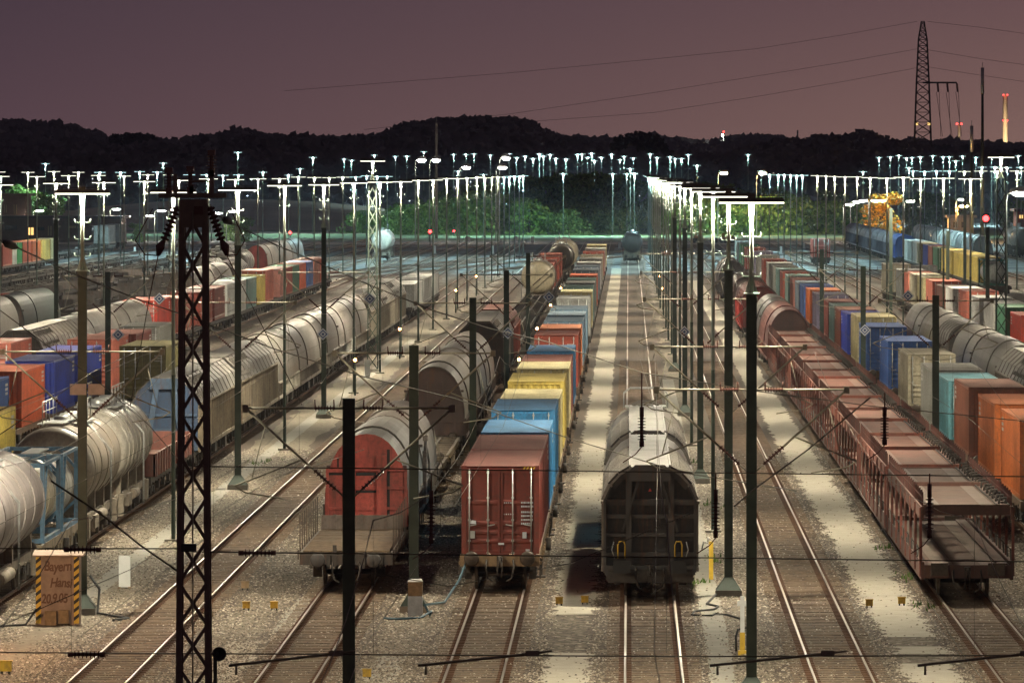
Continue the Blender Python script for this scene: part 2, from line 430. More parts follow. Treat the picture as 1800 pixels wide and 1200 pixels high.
def flat_proto(L, rich):
    key = ('flat', L, rich)
    if key in WAG: return WAG[key]
    if rich:
        r = proto('container_wagon'); part(frame_mb(L), 'frame', M_wagon, r); gear(r, L)
        for s in (-1, 1):
            for y in (1.2, L-1.2): mb = MB(); mb.bar((s*1.26, y-.3, .35), (s*1.26, y-.3, 1.0), .05); mb.bar((s*1.30, y+.2, .40), (s*1.30, y+.2, .95), .05); mb.bar((s*1.28, y-.33, .40), (s*1.28, y+.23, .40), .3, .05); part(mb, 'step', M_under, r)
            mb = MB(); mb.tube([(s*1.28, L*.5, .75), (s*1.45, L*.5, .75)], .22, 10); part(mb, 'brake_wheel', M_under, r)
    else:
        mb = frame_mb(L); simple_gear(mb, L); r = mb.obj('container_wagon', M_under, link=False); PROTO.append(r)
    WAG[key] = r; return r
GC = {'frame': (.16,.10,.06), 'container_wagon': (.1,.07,.05)}
def put_flat(X, Y, L, label, group, col=None):
    o = place(flat_proto(round(L, 1), Y < 430), (X, Y, RT), {'frame': col or GC['frame'], 'container_wagon': GC['container_wagon']})
    return tag(o, label, 'wagon', group)

# ================================================================ COVERED WAGONS
def arch(w=1.42, z0=2.9, z1=4.22, n=14, p=2.3):
    pts = []
    for i in range(n+1):
        t = math.pi*(1-i/n); x = math.cos(t); z = math.sin(t)
        pts.append((w*math.copysign(abs(x)**(2/p), x), z0+(z1-z0)*abs(z)**(2/p)))
    return pts
OCT = [(-1.43,3.05),(-1.18,3.60),(-.62,4.12),(.62,4.12),(1.18,3.60),(1.43,3.05)]
def covered_proto(L, style='arch', rich=True, ribs=True):
    key = ('cov', L, style, rich)
    if key in WAG: return WAG[key]
    prof = arch() if style == 'arch' else arch(1.42, 1.9, 4.28, 18, 2.15) if style == 'hood' else OCT
    zb = 1.12; z0 = prof[0][1]
    r = proto('covered_wagon') if rich else None
    wall = MB(); 
    for s in (-1, 1):
        x = s*1.42 if style != 'oct' else s*1.43
        wall.box(min(x, x-s*.05), max(x, x-s*.05), 0.05, L-.05, zb, z0+.02)
        n = int(L/ (1.15 if style != 'oct' else .42)); dd = .06 if style != 'oct' else .045
        for k in range(n+1):
            y = .1 + (L-.26)*k/n; wall.box(*sorted((x, x+s*dd)), y, y+.07, zb, z0)
        wall.box(*sorted((x, x+s*.075)), .02, L-.02, zb-.12, zb+.05); wall.box(*sorted((x, x+s*.07)), .02, L-.02, z0-.09, z0-.004)
        for k in range(3): y = L*(.25+.25*k); wall.box(*sorted((x, x+s*.09)), y-.06, y+.06, zb-.12, z0-.02)
    back = MB(); back.prism([(-1.4, zb)] + prof + [(1.4, zb)], L-.06, L-.02); wall.add(back.v, back.f)
    roof = MB()
    def shell(y0, y1, off, cap=True):
        q = []
        for i, (x, z) in enumerate(prof):
            a = prof[max(i-1, 0)]; b = prof[min(i+1, len(prof)-1)]; t = Vector((b[0]-a[0], b[1]-a[1])).normalized()
            q.append((x - t.y*off, z + t.x*off))
        lo = [(x*.985, z-.05) for x, z in q]
        roof.prism(q + lo[::-1], y0, y1, True, False)
    if style == 'hood':
        a = L/3; shell(0, a, .0); shell(a-.1, 2*a+.1, .07); shell(2*a, L, .0)
    else:
        k = max(2, round(L/7.5))
        for i in range(k): shell(i*L/k, (i+1)*L/k-.03, .02)
        for i in range(k*3): y = i*L/(k*3); shell(y-.03 if i else 0, y+.05, .05)
        if style == 'oct':
            for i in range(int(L/.36)):
                y = .6+i*.36
                if y < L*.42 and y > 1.0:
                    for s in (-1, 1): roof.bar((s*1.36, y, 3.26), (s*.74, y, 4.06), .05, .10)
            roof.box(-.60, .60, .3, L-.3, 4.15, 4.21)
    end = MB(); ins = .10
    end.prism([(-1.38, zb)] + [(x*.975, z-.06) for x, z in prof] + [(1.38, zb)], ins, ins+.05)
    for x in (-.95, -.35, .35, .95):
        zt = min(p[1] for p in prof if abs(p[0]) <= abs(x)+.25)-.1 if style != 'oct' else (4.0 if abs(x) < .6 else 3.75)
        end.box(x-.06, x+.06, .03, ins, zb, min(zt, 4.0) if style != 'hood' else 3.7 - abs(x)*.35)
    for z in (1.75, 2.45, 3.15): end.box(-1.36, 1.36, .05, ins, z-.05, z+.05)
    if rich:
        part(wall, 'wall', M_wagon, r); part(roof, 'roof', M_roof, r); part(end, 'end_wall', M_wagon, r)
        fr = frame_mb(L, 1.12, 1.3); part(fr, 'frame', M_under, r); gear(r, L)
        for s in (-1, 1):
            for y in (.5, L-.5):
                st = MB(); st.tube([(s*1.38, y, .34), (s*1.38, y, 1.0)], .02, 5); st.box(s*1.38-.12, s*1.38+.12, y-.2, y+.2, .33, .36); part(st, 'step', M_under, r)
            for k in range(2): st = MB(); st.box(s*1.40-.08, s*1.40+.08, L*(.38+.24*k)-.6, L*(.38+.24*k)+.6, .55, .95); part(st, 'brake_box', M_under, r)
    else:
        fr = frame_mb(L, 1.12, 1.3, False); simple_gear(fr, L)
        mb = MB(); mb.add(wall.v, wall.f); mb.cm = 1; mb.add(roof.v, roof.f); mb.cm = 0; mb.add(end.v, end.f); mb.cm = 2; mb.add(fr.v, fr.f)
        r = mb.obj('covered_wagon', [M_wagon, M_roof, M_under], link=False); PROTO.append(r)
    WAG[key] = r; return r
def put_covered(X, Y, L, label, group, wall, roof, end=None, style='arch', rich=None):
    rich = Y < 600 if rich is None else rich
    o = place(covered_proto(round(L, 1), style, rich), (X, Y, RT), {'wall': tuple(x*.85 for x in wall), 'roof': tuple(x*.44 for x in roof), 'end_wall': end or wall, 'covered_wagon': tuple(x*.75 for x in (wall if end is None else end))})
    return tag(o, label, 'wagon', group)

# ================================================================ TANK WAGONS
def tank_body(L, r, zc, y0=.6, rings=4):
    mb = MB(); y1 = L-y0
    pr = [(y0, 0.0), (y0+.02, r*.35), (y0+.08, r*.65), (y0+.2, r*.86), (y0+.36, r*.96), (y0+.55, r), (y1-.55, r), (y1-.36, r*.96), (y1-.2, r*.86), (y1-.08, r*.65), (y1-.02, r*.35), (y1, 0.0)]
    mb.lathe(pr, (0, 0, zc), 'y', 40); 
    for k in range(rings):
        y = y0+.75+(y1-y0-1.5)*k/max(1, rings-1)
        mb.lathe([(y-.07, r), (y-.065, r+.03), (y+.065, r+.03), (y+.07, r)], (0, 0, zc), 'y', 40, False)
    return mb
def tank_proto(L, r=1.42, zc=2.72, rich=True, rings=5):
    key = ('tank', L, r, rich)
    if key in WAG: return WAG[key]
    w = proto('tank_wagon') if rich else None
    tk = tank_body(L, r, zc, .6, rings)
    top = MB(); zt = zc+r
    top.box(-.35, .35, 2.0, L-2.0, zt+.06, zt+.10)
    for y in (L*.35, L*.5, L*.65):
        top.lathe([(zt-.05, .28), (zt+.22, .28), (zt+.26, .22), (zt+.27, 0)], (0, y, 0), 'z', 12)
    for s in (-1, 1):
        top.tube([(s*.62, L*.3, zt-.05), (s*.62, L*.3, zt+.75), (s*.62, L*.7, zt+.75), (s*.62, L*.7, zt-.05)], .022, 5)
        for k in range(1, 4): y = L*(.3+.1*k); top.tube([(s*.62, y, zt-.05), (s*.62, y, zt+.75)], .018, 5)
        top.tube([(s*.62, L*.3, zt+.4), (s*.62, L*.7, zt+.4)], .016, 5)
        top.box(s*.62-.2, s*.62+.2, L*.3, L*.7, zt-.05, zt-.01)
    lad = MB()
    for s in (-1, 1):
        x = s*(r+.10)
        for dy in (-.2, .2): lad.tube([(x, L*.5+dy, .5), (x, L*.5+dy, zc+.4), (s*.7, L*.5+dy, zt+.0)], .02, 5)
        for k in range(9): z = .7+k*.3; lad.tube([(x, L*.5-.2, z), (x, L*.5+.2, z)], .014, 4)
    fr = frame_mb(L, 1.15, 1.15, False)
    for y in (1.6, L*.36, L*.64, L-1.6):
        for s in (-1, 1): fr.box(s*.95-.22, s*.95+.22, y-.18, y+.18, 1.1, zc-r*.55)
        fr.box(-1.15, 1.15, y-.12, y+.12, 1.1, zc-r*.85)
    for s in (-1, 1):
        fr.tube([(s*1.2, L*.42, .9), (s*1.2, L*.58, .9)], .2, 10); fr.box(s*1.15-.1, s*1.15+.1, L*.3, L*.42, .55, 1.0)
        fr.box(s*1.2-.12, s*1.2+.12, .8, 1.3, .35, 1.15); fr.box(s*1.2-.12, s*1.2+.12, L-1.3, L-.8, .35, 1.15)
    if rich:
        part(tk, 'tank', M_tank, w); part(top, 'walkway', M_bright, w); part(lad, 'ladder', M_bright, w); part(fr, 'frame', M_wagon, w); gear(w, L)
    else:
        simple_gear(fr, L); mb = MB(); mb.add(tk.v, tk.f, True); mb.cm = 1; mb.add(top.v, top.f); mb.cm = 2; mb.add(fr.v, fr.f)
        w = mb.obj('tank_wagon', [M_tank, M_bright, M_under], link=False); PROTO.append(w)
    WAG[key] = w; return w
M_tank = paint('tank_paint', .4, .12, .4, soot=.55)
def put_tank(X, Y, L, label, group, col, r=1.42, zc=2.72, rich=None, rings=5, frame=(.28,.24,.19)):
    rich = Y < 520 if rich is None else rich
    o = place(tank_proto(round(L, 1), r, zc, rich, rings), (X, Y, RT), {'tank': tuple(x*.62 for x in col), 'tank_wagon': tuple(x*.75 for x in col), 'frame': frame})
    return tag(o, label, 'wagon', group)
def tank_container_proto(L=6.06, Ht=2.59):
    if 'tc' in WAG: return WAG['tc']
    r = proto('tank_container'); fr = MB()
    for y in (0, L-.14):
        for s in (-1, 1):
            fr.box(*sorted((s*CW, s*(CW-.14))), y, y+.14, 0, Ht); fr.bar((s*(CW-.1), y+.07, .12), (s*.35, y+.07, .02), .08) 
            fr.bar((s*(CW-.1), y+.07, Ht-.7), (s*.55, y+.07, Ht-.06), .09)
            fr.bar((s*(CW-.1), y+.07, .75), (s*.45, y+.07, .10), .09)
        fr.box(-CW+.14, CW-.14, y, y+.14, 0, .14); fr.box(-CW+.14, CW-.14, y, y+.14, Ht-.14, Ht)
    for s in (-1, 1):
        fr.box(*sorted((s*CW, s*(CW-.12))), .14, L-.14, 0, .14); fr.box(*sorted((s*CW, s*(CW-.1))), .14, L-.14, Ht-.10, Ht)
        fr.bar((s*(CW-.06), .1, .1), (s*(CW-.06), 1.6, Ht-.1), .07)
    part(fr, 'frame', M_wagon, r); part(tank_body(L, 1.10, 1.32, .15, 3), 'tank', M_tank, r)
    mb = MB(); mb.box(-.3, .3, 1.0, L-1.0, Ht-.05, Ht-.01); part(mb, 'walkway', M_bright, r)
    WAG['tc'] = r; return r

# ================================================================ CAR CARRIERS
def car_carrier_proto(L):
    key = ('car', L)
    if key in WAG: return WAG[key]
    r = proto('car_carrier_wagon'); w = 1.42; zu = 2.92; zl = 1.10
    lo = MB(); lo.box(-w+.12, w-.12, 0, L, zl-.10, zl)
    for s in (-1, 1): lo.box(*sorted((s*w, s*(w-.1))), 0, L, zl-.45, zl+.10)
    lo.box(-w+.1, w-.1, -.05, .1, zl-.4, zl-.01); lo.box(.92, 1.25, .1, L-.1, zl+.0, zl+.05)
    part(lo, 'lower_deck', M_wagon, r)
    up = MB(); up.box(-w+.12, w-.12, .3, L-.3, zu-.10, zu)
    for s in (-1, 1): up.box(*sorted((s*w, s*(w-.09))), 0, L, zu-.42, zu-.02)
    up.box(-w+.09, w-.09, .2, .32, zu-.30, zu+.03); up.box(-w+.09, w-.09, L-.36, L-.24, zu-.30, zu+.03); up.box(-w+.05, w-.05, L*.5-.22, L*.5+.22, zu-.05, zu+.13)
    u = part(up, 'upper_deck', M_wagon, r)
    for s in (-1, 1):
        c0 = -1.02 if s < 0 else .62; mb = MB(); mb.box(c0-.20, c0+.20, .1, L-.1, zu+.004, zu+.008); part(mb, 'wheel_track', M_worn, u)
    for s in (-1, 1):
        mb = MB(); mb.box(s*.72-.3, s*.72+.3, .1, L-.1, zl+.004, zl+.008); part(mb, 'wheel_track', M_worn, r)
        rl = MB(); n = int(L/.62)
        for k in range(n+1):
            y = .15+(L-.3)*k/n; rl.box(s*1.36-.02, s*1.36+.02, y-.022, y+.022, zu-.02, zu+.42+.05*(k % 2))
        rl.tube([(s*1.36, .15, zu+.24), (s*1.36, L-.15, zu+.24)], .014, 4)
        part(rl, 'railing', M_wagon, u)
        n = int(L/3.3)
        for k in range(n+1):
            y = .2+(L-.4)*k/n
            ps = MB(); ps.box(*sorted((s*1.46, s*1.38)), y-.09, y+.09, .75, zu-.05)
            if 0 < k < n: ps.add([(s*1.455, y-.55, zu-.40), (s*1.455, y+.55, zu-.40), (s*1.455, y+.10, zu-1.05), (s*1.455, y-.10, zu-1.05), (s*1.40, y-.55, zu-.40), (s*1.40, y+.55, zu-.40), (s*1.40, y+.10, zu-1.05), (s*1.40, y-.10, zu-1.05)], [(0,1,2,3), (7,6,5,4), (0,3,7,4), (1,5,6,2), (3,2,6,7)])
            part(ps, 'post', M_wagon, r)
        br = MB(); br.tube([(s*1.40, .2, zl+.42), (s*1.40, L-.2, zl+.42)], .02, 4)
        for k in range(int(L/2.0)): y = .8 + k*2.0; br.bar((s*1.40, y, zl+.05), (s*1.40, y+.35, zl+.42), .05)
        part(br, 'side_brace', M_under, r)
    ch = MB(); ch.box(.90, .94, .1, L-.1, zu+.004, zu+.05); ch.box(1.28, 1.32, .1, L-.1, zu+.004, zu+.04); n = int(L/1.7)
    for k in range(n):
        y = .8+k*1.7
        ch.tube([(1.02, y, zu+.02), (1.04, y+.06, zu+.20), (1.26, y+.3, zu+.20), (1.24, y+.6, zu+.02)], .035, 5); ch.box(1.10, 1.32, y+.6, y+.8, zu+.005, zu+.06)
    part(ch, 'wheel_chock', M_under, u)
    gear(r, L, 1.0, True, True, True, 3.0)
    WAG[key] = r; return r
# ================================================================ LAMP POSTS AND MASTS
def insulator_mb(mb, p, q, r=.075, n=7):
    p = Vector(p); q = Vector(q)
    pts = []; rr = []
    for k in range(n):
        t0 = k/n
        for dt, rad in ((.0, .4), (.32, .4), (.45, 1), (.62, 1), (.75, .4)): pts.append(p.lerp(q, t0+dt/n)); rr.append(r*rad)
    pts.append(q); rr.append(r*.4); mb.tube(pts, rr, 8, True, False)
def cantilever(r, s, reach=2.4, zt=7.85, zb=5.8):
    c = MB()
    c.tube([(s*.12, 0, zt), (s*.32, 0, zt)], .03, 6); c.tube([(s*.80, 0, zt), (s*reach, 0, zt)], .030, 6)
    t = Vector((s*(reach-.12), 0, zt-zb)); a = Vector((s*.12, 0, zb))
    c.tube([a, a+t*.08], .024, 6); c.tube([a+t*.30, a+t], .030, 7)
    m = a+t*.42; e = Vector((s*(reach+.25), 0, 6.05))
    c.tube([m, e], .022, 6); c.tube([e, e+Vector((-s*.25, 0, -.16)), e+Vector((-s*1.15, 0, -.30))], .018, 5); c.tube([a+t*.8, m.lerp(e, .75)], .012, 4)
    c.box(s*reach-.07, s*reach+.07, -.06, .06, zt-.1, zt+.08)
    p = part(c, 'cantilever', M_tubing, r); ins = MB()
    insulator_mb(ins, (s*.32, 0, zt), (s*.80, 0, zt), .068)
    for x in (.34, .78): ins.tube([(s*x, 0, zt), (s*(x+.01), 0, zt+.20)], .016, 4)
    part(ins, 'insulator', M_insul, p); ins = MB(); insulator_mb(ins, a+t*.08, a+t*.30, .068); part(ins, 'insulator', M_insul, p)
def hbeam(mb, z0, z1, w=.13, t=.03):
    mb.box(-w, w, -w, -w+t, z0, z1); mb.box(-w, w, w-t, w, z0, z1); mb.box(-t/2, t/2, -w+t, w-t, z0, z1)
def footing(r):
    b = MB(); b.box(-.42, .42, -.42, .42, -.3, .22); part(b, 'footing', M_conc, r)
LP = {}
def lamp_proto(kind, tube):
    key = (kind, tube.name)
    if key in LP: return LP[key]
    r = proto('yard_lamp'); top = 12.55
    zc = {'thin': 0, 'thick': 10.25, 'lattice': 11.4}[kind]
    p = MB()
    if kind == 'thin':
        p.tube([(0,0,0), (0,0,6)], [.075, .070], 8, False); part(p, 'lower_pole', M_lower, r)
        p = MB(); p.tube([(0,0,6), (0,0,11.2), (0,0,11.9), (0,0,12.0), (0,0,top)], [.070, .058, .058, .048, .056], 8)
        part(p, 'pole', M_pole, r); bars = (10.3, 11.6)
        b = MB(); b.box(-.3, .3, -.3, .3, -.2, .10); part(b, 'footing', M_conc, r)
    else:
        zt0 = zc
        p.tube([(0,0,zt0), (0,0,11.95), (0,0,12.05), (0,0,top)], [.060, .056, .050, .068], 8)
        for a in range(4):
            x, y = math.cos(a*math.pi/2), math.sin(a*math.pi/2); p.add([(x*.05, y*.05, zt0+.42), (x*.17, y*.17, zt0+.02), (x*.04, y*.04, zt0+.02)], [(0,1,2)])
        p.box(-.2, .2, -.2, .2, zt0, zt0+.035); part(p, 'pole', M_pole, r); bars = (11.7, 11.2, 10.7) if kind == 'thick' else (11.9,)
        c = MB()
        if kind == 'thick':
            hbeam(c, .5, zc); c.add([(-.4,-.4,.22),(.4,-.4,.22),(.4,.4,.22),(-.4,.4,.22),(-.14,-.14,.62),(.14,-.14,.62),(.14,.14,.62),(-.14,.14,.62)], [(0,1,5,4),(1,2,6,5),(2,3,7,6),(3,0,4,7)])
        else: lattice(c, .24, .34, .2, zc)
        part(c, 'column', M_mast, r); footing(r)
    for z in bars:
        b = MB(); b.tube([(-.24,0,z+.10), (-.22,0,z), (.22,0,z), (.24,0,z+.10)], .017, 5); part(b, 'crossbar', M_lower, r)
    h = MB()
    h.add([(-.84,-.13,top+.03), (.84,-.13,top+.03), (.84,.13,top+.03), (-.84,.13,top+.03), (-.80,-.08,top+.14), (.80,-.08,top+.14), (.80,.08,top+.14), (-.80,.08,top+.14)], [(4,5,6,7),(0,1,5,4),(1,2,6,5),(2,3,7,6),(3,0,4,7),(0,3,2,1)])
    h.box(-.10, .10, -.10, .10, top+.13, top+.22); h.tube([(-.82,0,top+.19), (-.12,0,top+.19)], .012, 4); h.tube([(.12,0,top+.19), (.82,0,top+.19)], .012, 4)
    hd = part(h, 'lamp_head', M_head, r)
    t = MB(); x = .80
    t.add([(-x,-.085,top+.012),(x,-.085,top+.012),(x,.085,top+.012),(-x,.085,top+.012)], [(0,3,2,1)])
    part(t, 'light_tube', tube, hd)
    t = MB(); x = .82
    for y in (-.12, .11): t.box(-x, x, y, y+.01, top-.012, top+.03)
    part(t, 'glowing_edge', M_edgeB if tube is M_tubeB else M_edgeA, hd)
    LP[key] = r; return r
def lattice(mb, w0, w1, z0, z1, leg=.06):          # square lattice mast, half width w1 at the foot and w0 at the head
    wa = lambda z: w1+(w0-w1)*(z-z0)/(z1-z0)
    for i in (-1, 1):
        for j in (-1, 1): mb.bar((i*w1, j*w1, z0), (i*w0, j*w0, z1), leg)
    n = max(4, round((z1-z0)/ (w0+w1) / 1.5))
    for k in range(n):
        a = z0+(z1-z0)*k/n; b = z0+(z1-z0)*(k+1)/n; u, v = wa(a), wa(b)
        for j in (-1,): mb.bar((-u, j*u, a), (v, j*v, b), .02, .055); mb.bar((u, j*u, a), (-v, j*v, b), .02, .055)
def put_lamp(X, Y, kind, label, group, cool=False, top=None, sides=()):
    pr = lamp_proto(kind, M_tubeB if cool else M_tubeA)
    o = place(pr, (X, Y, 0))
    if top: o.scale = (1, 1, top/12.55)
    for s in sides: add_cantilever(o, s)
    return tag(o, label, 'lamp post', group)
CAN = {}
def add_cantilever(o, s):
    if s not in CAN:
        r = proto('cantilever_carrier'); cantilever(r, s); CAN[s] = r
    for ch in KID[CAN[s].name]: place(ch, None, None, None, o)
def mast_proto():
    if 'mast' in LP: return LP['mast']
    r = proto('catenary_mast'); c = MB(); hbeam(c, .5, 8.05, .14, .03)
    c.add([(-.4,-.4,.22),(.4,-.4,.22),(.4,.4,.22),(-.4,.4,.22),(-.15,-.15,.62),(.15,-.15,.62),(.15,.15,.62),(-.15,.15,.62)], [(0,1,5,4),(1,2,6,5),(2,3,7,6),(3,0,4,7)])
    c.box(-.145,.145,-.145,.145,8.05,8.08); part(c, 'column', M_mast, r); footing(r); LP['mast'] = r; return r
def put_mast(X, Y, label, group, sides=(-1, 1)):
    o = place(mast_proto(), (X, Y, 0))
    for s in sides: add_cantilever(o, s)
    return tag(o, label, 'mast', group)
def wire(name, pts, r, label, cat, group=None, mat=None, n=4):
    mb = MB(); mb.tube(pts, r, n, True, True); o = mb.obj(name, mat or M_wire); return tag(o, label, cat, group)

# ================================================================ THE SETTING
def sheet(name, x0, x1, y0, y1, z, mat, kind='structure', nx=1, ny=1):
    mb = MB()
    for i in range(nx):
        for j in range(ny):
            a, b = x0+(x1-x0)*i/nx, x0+(x1-x0)*(i+1)/nx; c, d = y0+(y1-y0)*j/ny, y0+(y1-y0)*(j+1)/ny
            mb.quad((a,c,z), (b,c,z), (b,d,z), (a,d,z))
    return struct(mb.obj(name, mat), kind)
sheet('ground', -890, 890, -60, 5190, 0, M_ground)
TRACKS = {'A': -13.75, 'B': -8.9, 'C': -4.05, 'D': .66, 'E': 5.6, 'F': 10.4, 'G': 15.55, 'H': 20.2, 'I': 26.9, 'J': 31.6, 'K': 38.9, 'M': 49.0, 'N': 59.5,
          'L1': -20.15, 'L1b': -24.95, 'L2': -29.75, 'L3': -34.55, 'L4': -40.3, 'L5': -45.0, 'L6': -50.2, 'L7': -57.5 - .0, 'L8': -63.5, 'L9': -70.0, 'L10': -80.5, 'L11': -87.5}
def track(X, y0, y1, near, bend=0.0):
    mb = MB()
    for s in (-1, 1):
        x = X+s*.752
        mb.cm = 0; mb.box(x-.075, x+.075, y0, y1, .012, .03); mb.box(x-.012, x+.012, y0, y1, .03, .115); mb.box(x-.036, x+.036, y0, y1, .115, .155)
        mb.cm = 1; mb.box(x-.030, x+.030, y0, y1, .1555, RT)
    if near:
        mb.cm = 2; y = y0; rng = random.Random(int(X*10))
        while y < min(y1, 460):
            j = rng.uniform(-.02, .02); mb.box(X-1.28+j, X+1.28+j, y-.12, y+.12, -.02, .022+rng.uniform(0, .012)); y += .62
        mb.cm = 0; y = y0
        while y < 300:
            for s in (-.752, .752): mb.box(X+s-.17, X+s+.17, y-.06, y+.06, .028, .07)
            y += .62
    return struct(mb.obj('railway_track', [M_rail, M_railtop, M_sleeper]))
for k, X in TRACKS.items():
    near = k in ('A','B','C','D','E','F','G','L1','L1b')
    track(X, 120 if near else 230, 1230 if abs(X) < 45 else 1300, near)
    mb = MB(); rng = random.Random(int(X*7)); y0, y1 = 110, 1200; a = []; b = []; y = y0
    while y < y1:
        a.append((X-1.75+rng.uniform(-.22,.22), y, .006)); b.append((X+1.75+rng.uniform(-.22,.22), y, .006)); y += .7 if y < 300 else 3
    mb.add(a+b, [(i, i+len(a), i+len(a)+1, i+1) for i in range(len(a)-1)]); struct(mb.obj('track_gravel_bed', M_bed))
# ladder of points at the far throat
for k, (xa, ya, xb, yb) in enumerate([(-57,700,-20,1010),(-45,760,-8,1080),(-70,760,-34,1060),(-35,800,2,1110),(-20,860,12,1130),(38,800,10,1120),(26,840,0,1090),(49,880,20,1140),(-80,900,-45,1180),(-63,860,-25,1160)]):
    mb = MB(); d = Vector((xb-xa, yb-ya, 0)).normalized(); nrm = Vector((d.y, -d.x, 0))
    for s in (-.752, .752):
        p, q = Vector((xa, ya, .09))+nrm*s, Vector((xb, yb, .09))+nrm*s; mb.cm = 0; mb.bar(p, q, .07, .15); mb.cm = 1; mb.bar(p+Vector((0,0,.078)), q+Vector((0,0,.078)), .06, .006)
    struct(mb.obj('railway_track', [M_rail, M_railtop, M_sleeper]))
def path(xa, xb, y0, y1, mat, step=.22, ragged=.16, z=.012, gaps=()):
    rng = random.Random(int(xa*100)); runs = [[]]; y = y0; wl = wr = 0
    while y < y1:
        q = min(1, 230/y)**1.5; wl = wl*.7+rng.uniform(-ragged, ragged)*q; wr = wr*.7+rng.uniform(-ragged, ragged)*q
        if any(g0 < y < g1 for g0, g1 in gaps):
            if runs[-1]: runs.append([])
        else: runs[-1].append((xa+wl, xb+wr, y))
        y += step if y < 420 else 1.5
    mb = MB()
    for r in runs:
        if len(r) < 3: continue
        n = len(r); mb.add([(a, y, z) for a, b, y in r]+[(b, y, z) for a, b, y in r], [(i, i+n, i+n+1, i+1) for i in range(n-1)])
    return struct(mb.obj('path', mat))
path(-2.30, -1.02, 150, 900, M_path, gaps=((181.5, 197),))
path(7.30, 8.80, 150, 800, M_path, gaps=((177.5, 181), (184, 187.5)))
path(2.15, 2.85, 150, 420, M_pathd, .5, .03, .014)
path(-17.35, -16.65, 201, 520, M_pathd, .5, .03, .014)
path(-11.35, -10.3, 150, 186, M_path, .22, .14)
path(-10.4, -9.6 - .25, 190, 205, M_pathd, .3, .08)
path(-6.9, -6.1, 170, 181, M_pathd, .3, .08)
# far end of the yard: verge, access road, field and the dark hills
mb = MB(); mb.quad((-700,1255,.02),(700,1255,.02),(700,1480,.02),(-700,1480,.02)); struct(mb.obj('verge', M_grass))
mb = MB(); mb.quad((-700,1190,.03),(700,1190,.03),(700,1222,.03),(-700,1222,.03)); struct(mb.obj('road', M_pathd))
mb = MB(); mb.quad((-600,1390,.035),(-35,1390,.035),(-60,1440,.035),(-600,1440,.035)); struct(mb.obj('field', M_sand))
# sandy bank on the left beyond the yard
mb = MB(); n = 14; vs = []
for i in range(n+1):
    x = -165+140*i/n; h = 6.5*math.sin(math.pi*min(1, i/n*1.15))**.8 if i < n else 0
    vs += [(x, 1480, .02), (x+4, 1530, h*.75+.02), (x+8, 1600, h+.02)]
mb.add(vs, [f for i in range(n) for f in ((i*3, i*3+3, i*3+4, i*3+1), (i*3+1, i*3+4, i*3+5, i*3+2))], True); struct(mb.obj('bank', M_sand))

def interp(pts, x):
    if x <= pts[0][0]: return pts[0][1]
    for (a, b), (c, d) in zip(pts, pts[1:]):
        if x <= c: return b+(d-b)*(x-a)/(c-a)
    return pts[-1][1]
def hill(sky, Y, depth, seed, leaf=3.2, count=9000, rough=2.2):
    leaf *= .62; count = int(count*1.9); rough *= .8
    """wooded hill whose crest follows the listed skyline; one sheet of ground and one mass of leaf clumps on it"""
    rng = random.Random(seed); x0, x1 = xs(sky[0][0], Y), xs(sky[-1][0], Y); n = 120; m = 7
    def hgt(x, t):
        top = zs(interp(sky, VX+x*F/Y), Y)-rough*.9
        return max(0, top)*math.sin(min(1, t)*math.pi/2)**.8 if t <= 1 else top
    mb = MB(); vs = []
    for i in range(n+1):
        x = x0+(x1-x0)*i/n
        for j in range(m+1):
            t = j/m; vs.append((x*(1-.0*t), Y-depth*(1-t), hgt(x, t)-.3))
    mb.add(vs, [(i*(m+1)+j, (i+1)*(m+1)+j, (i+1)*(m+1)+j+1, i*(m+1)+j+1) for i in range(n) for j in range(m)], True)
    struct(mb.obj('hill', M_hill))
    lf = MB()
    for k in range(count):
        x = rng.uniform(x0, x1); t = 1-rng.random()**1.7
        if rng.random() < .30: t = rng.uniform(.95, 1)
        bump = noise.noise(Vector((x/ (rough*3.2), t*9, seed)))*rough+noise.noise(Vector((x/(rough*9), t*3, seed+5)))*rough*.9
        c = Vector((x, Y-depth*(1-t), hgt(x, t)+bump*.8+rng.uniform(-.5,.6)*rough*.5))
        r = leaf*rng.uniform(.35, 1)
        for q in range(2):
            u = Vector((rng.gauss(0,1), rng.gauss(0,.6), rng.gauss(0,1))).normalized(); v = u.cross(Vector((rng.gauss(0,.4), 1, rng.gauss(0,.4)))).normalized()
            d = Vector((rng.uniform(-r,r), rng.uniform(-r,r), rng.uniform(-r,r)))*.6
            lf.quad(c+d-u*r*.5-v*r*.4, c+d+u*r*.5-v*r*.4, c+d+u*r*.4+v*r*.4, c+d-u*r*.4+v*r*.4)
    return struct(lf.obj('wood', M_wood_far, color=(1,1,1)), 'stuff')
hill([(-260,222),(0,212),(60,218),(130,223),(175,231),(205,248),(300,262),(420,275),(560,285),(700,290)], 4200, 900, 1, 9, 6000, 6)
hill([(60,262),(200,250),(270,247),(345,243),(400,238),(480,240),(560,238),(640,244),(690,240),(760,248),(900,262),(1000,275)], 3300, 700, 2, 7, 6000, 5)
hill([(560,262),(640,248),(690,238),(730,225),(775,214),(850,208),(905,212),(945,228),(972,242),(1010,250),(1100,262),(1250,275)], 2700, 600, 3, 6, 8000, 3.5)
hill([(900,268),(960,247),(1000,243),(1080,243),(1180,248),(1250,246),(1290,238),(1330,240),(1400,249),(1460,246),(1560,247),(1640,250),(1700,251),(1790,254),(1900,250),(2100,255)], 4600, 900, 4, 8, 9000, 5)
hill([(-300,300),(0,282),(120,276),(260,270),(350,262),(430,252),(500,242),(545,234),(580,240),(620,256),(700,268),(800,282),(950,296)], 2300, 420, 5, 5, 8000, 4)
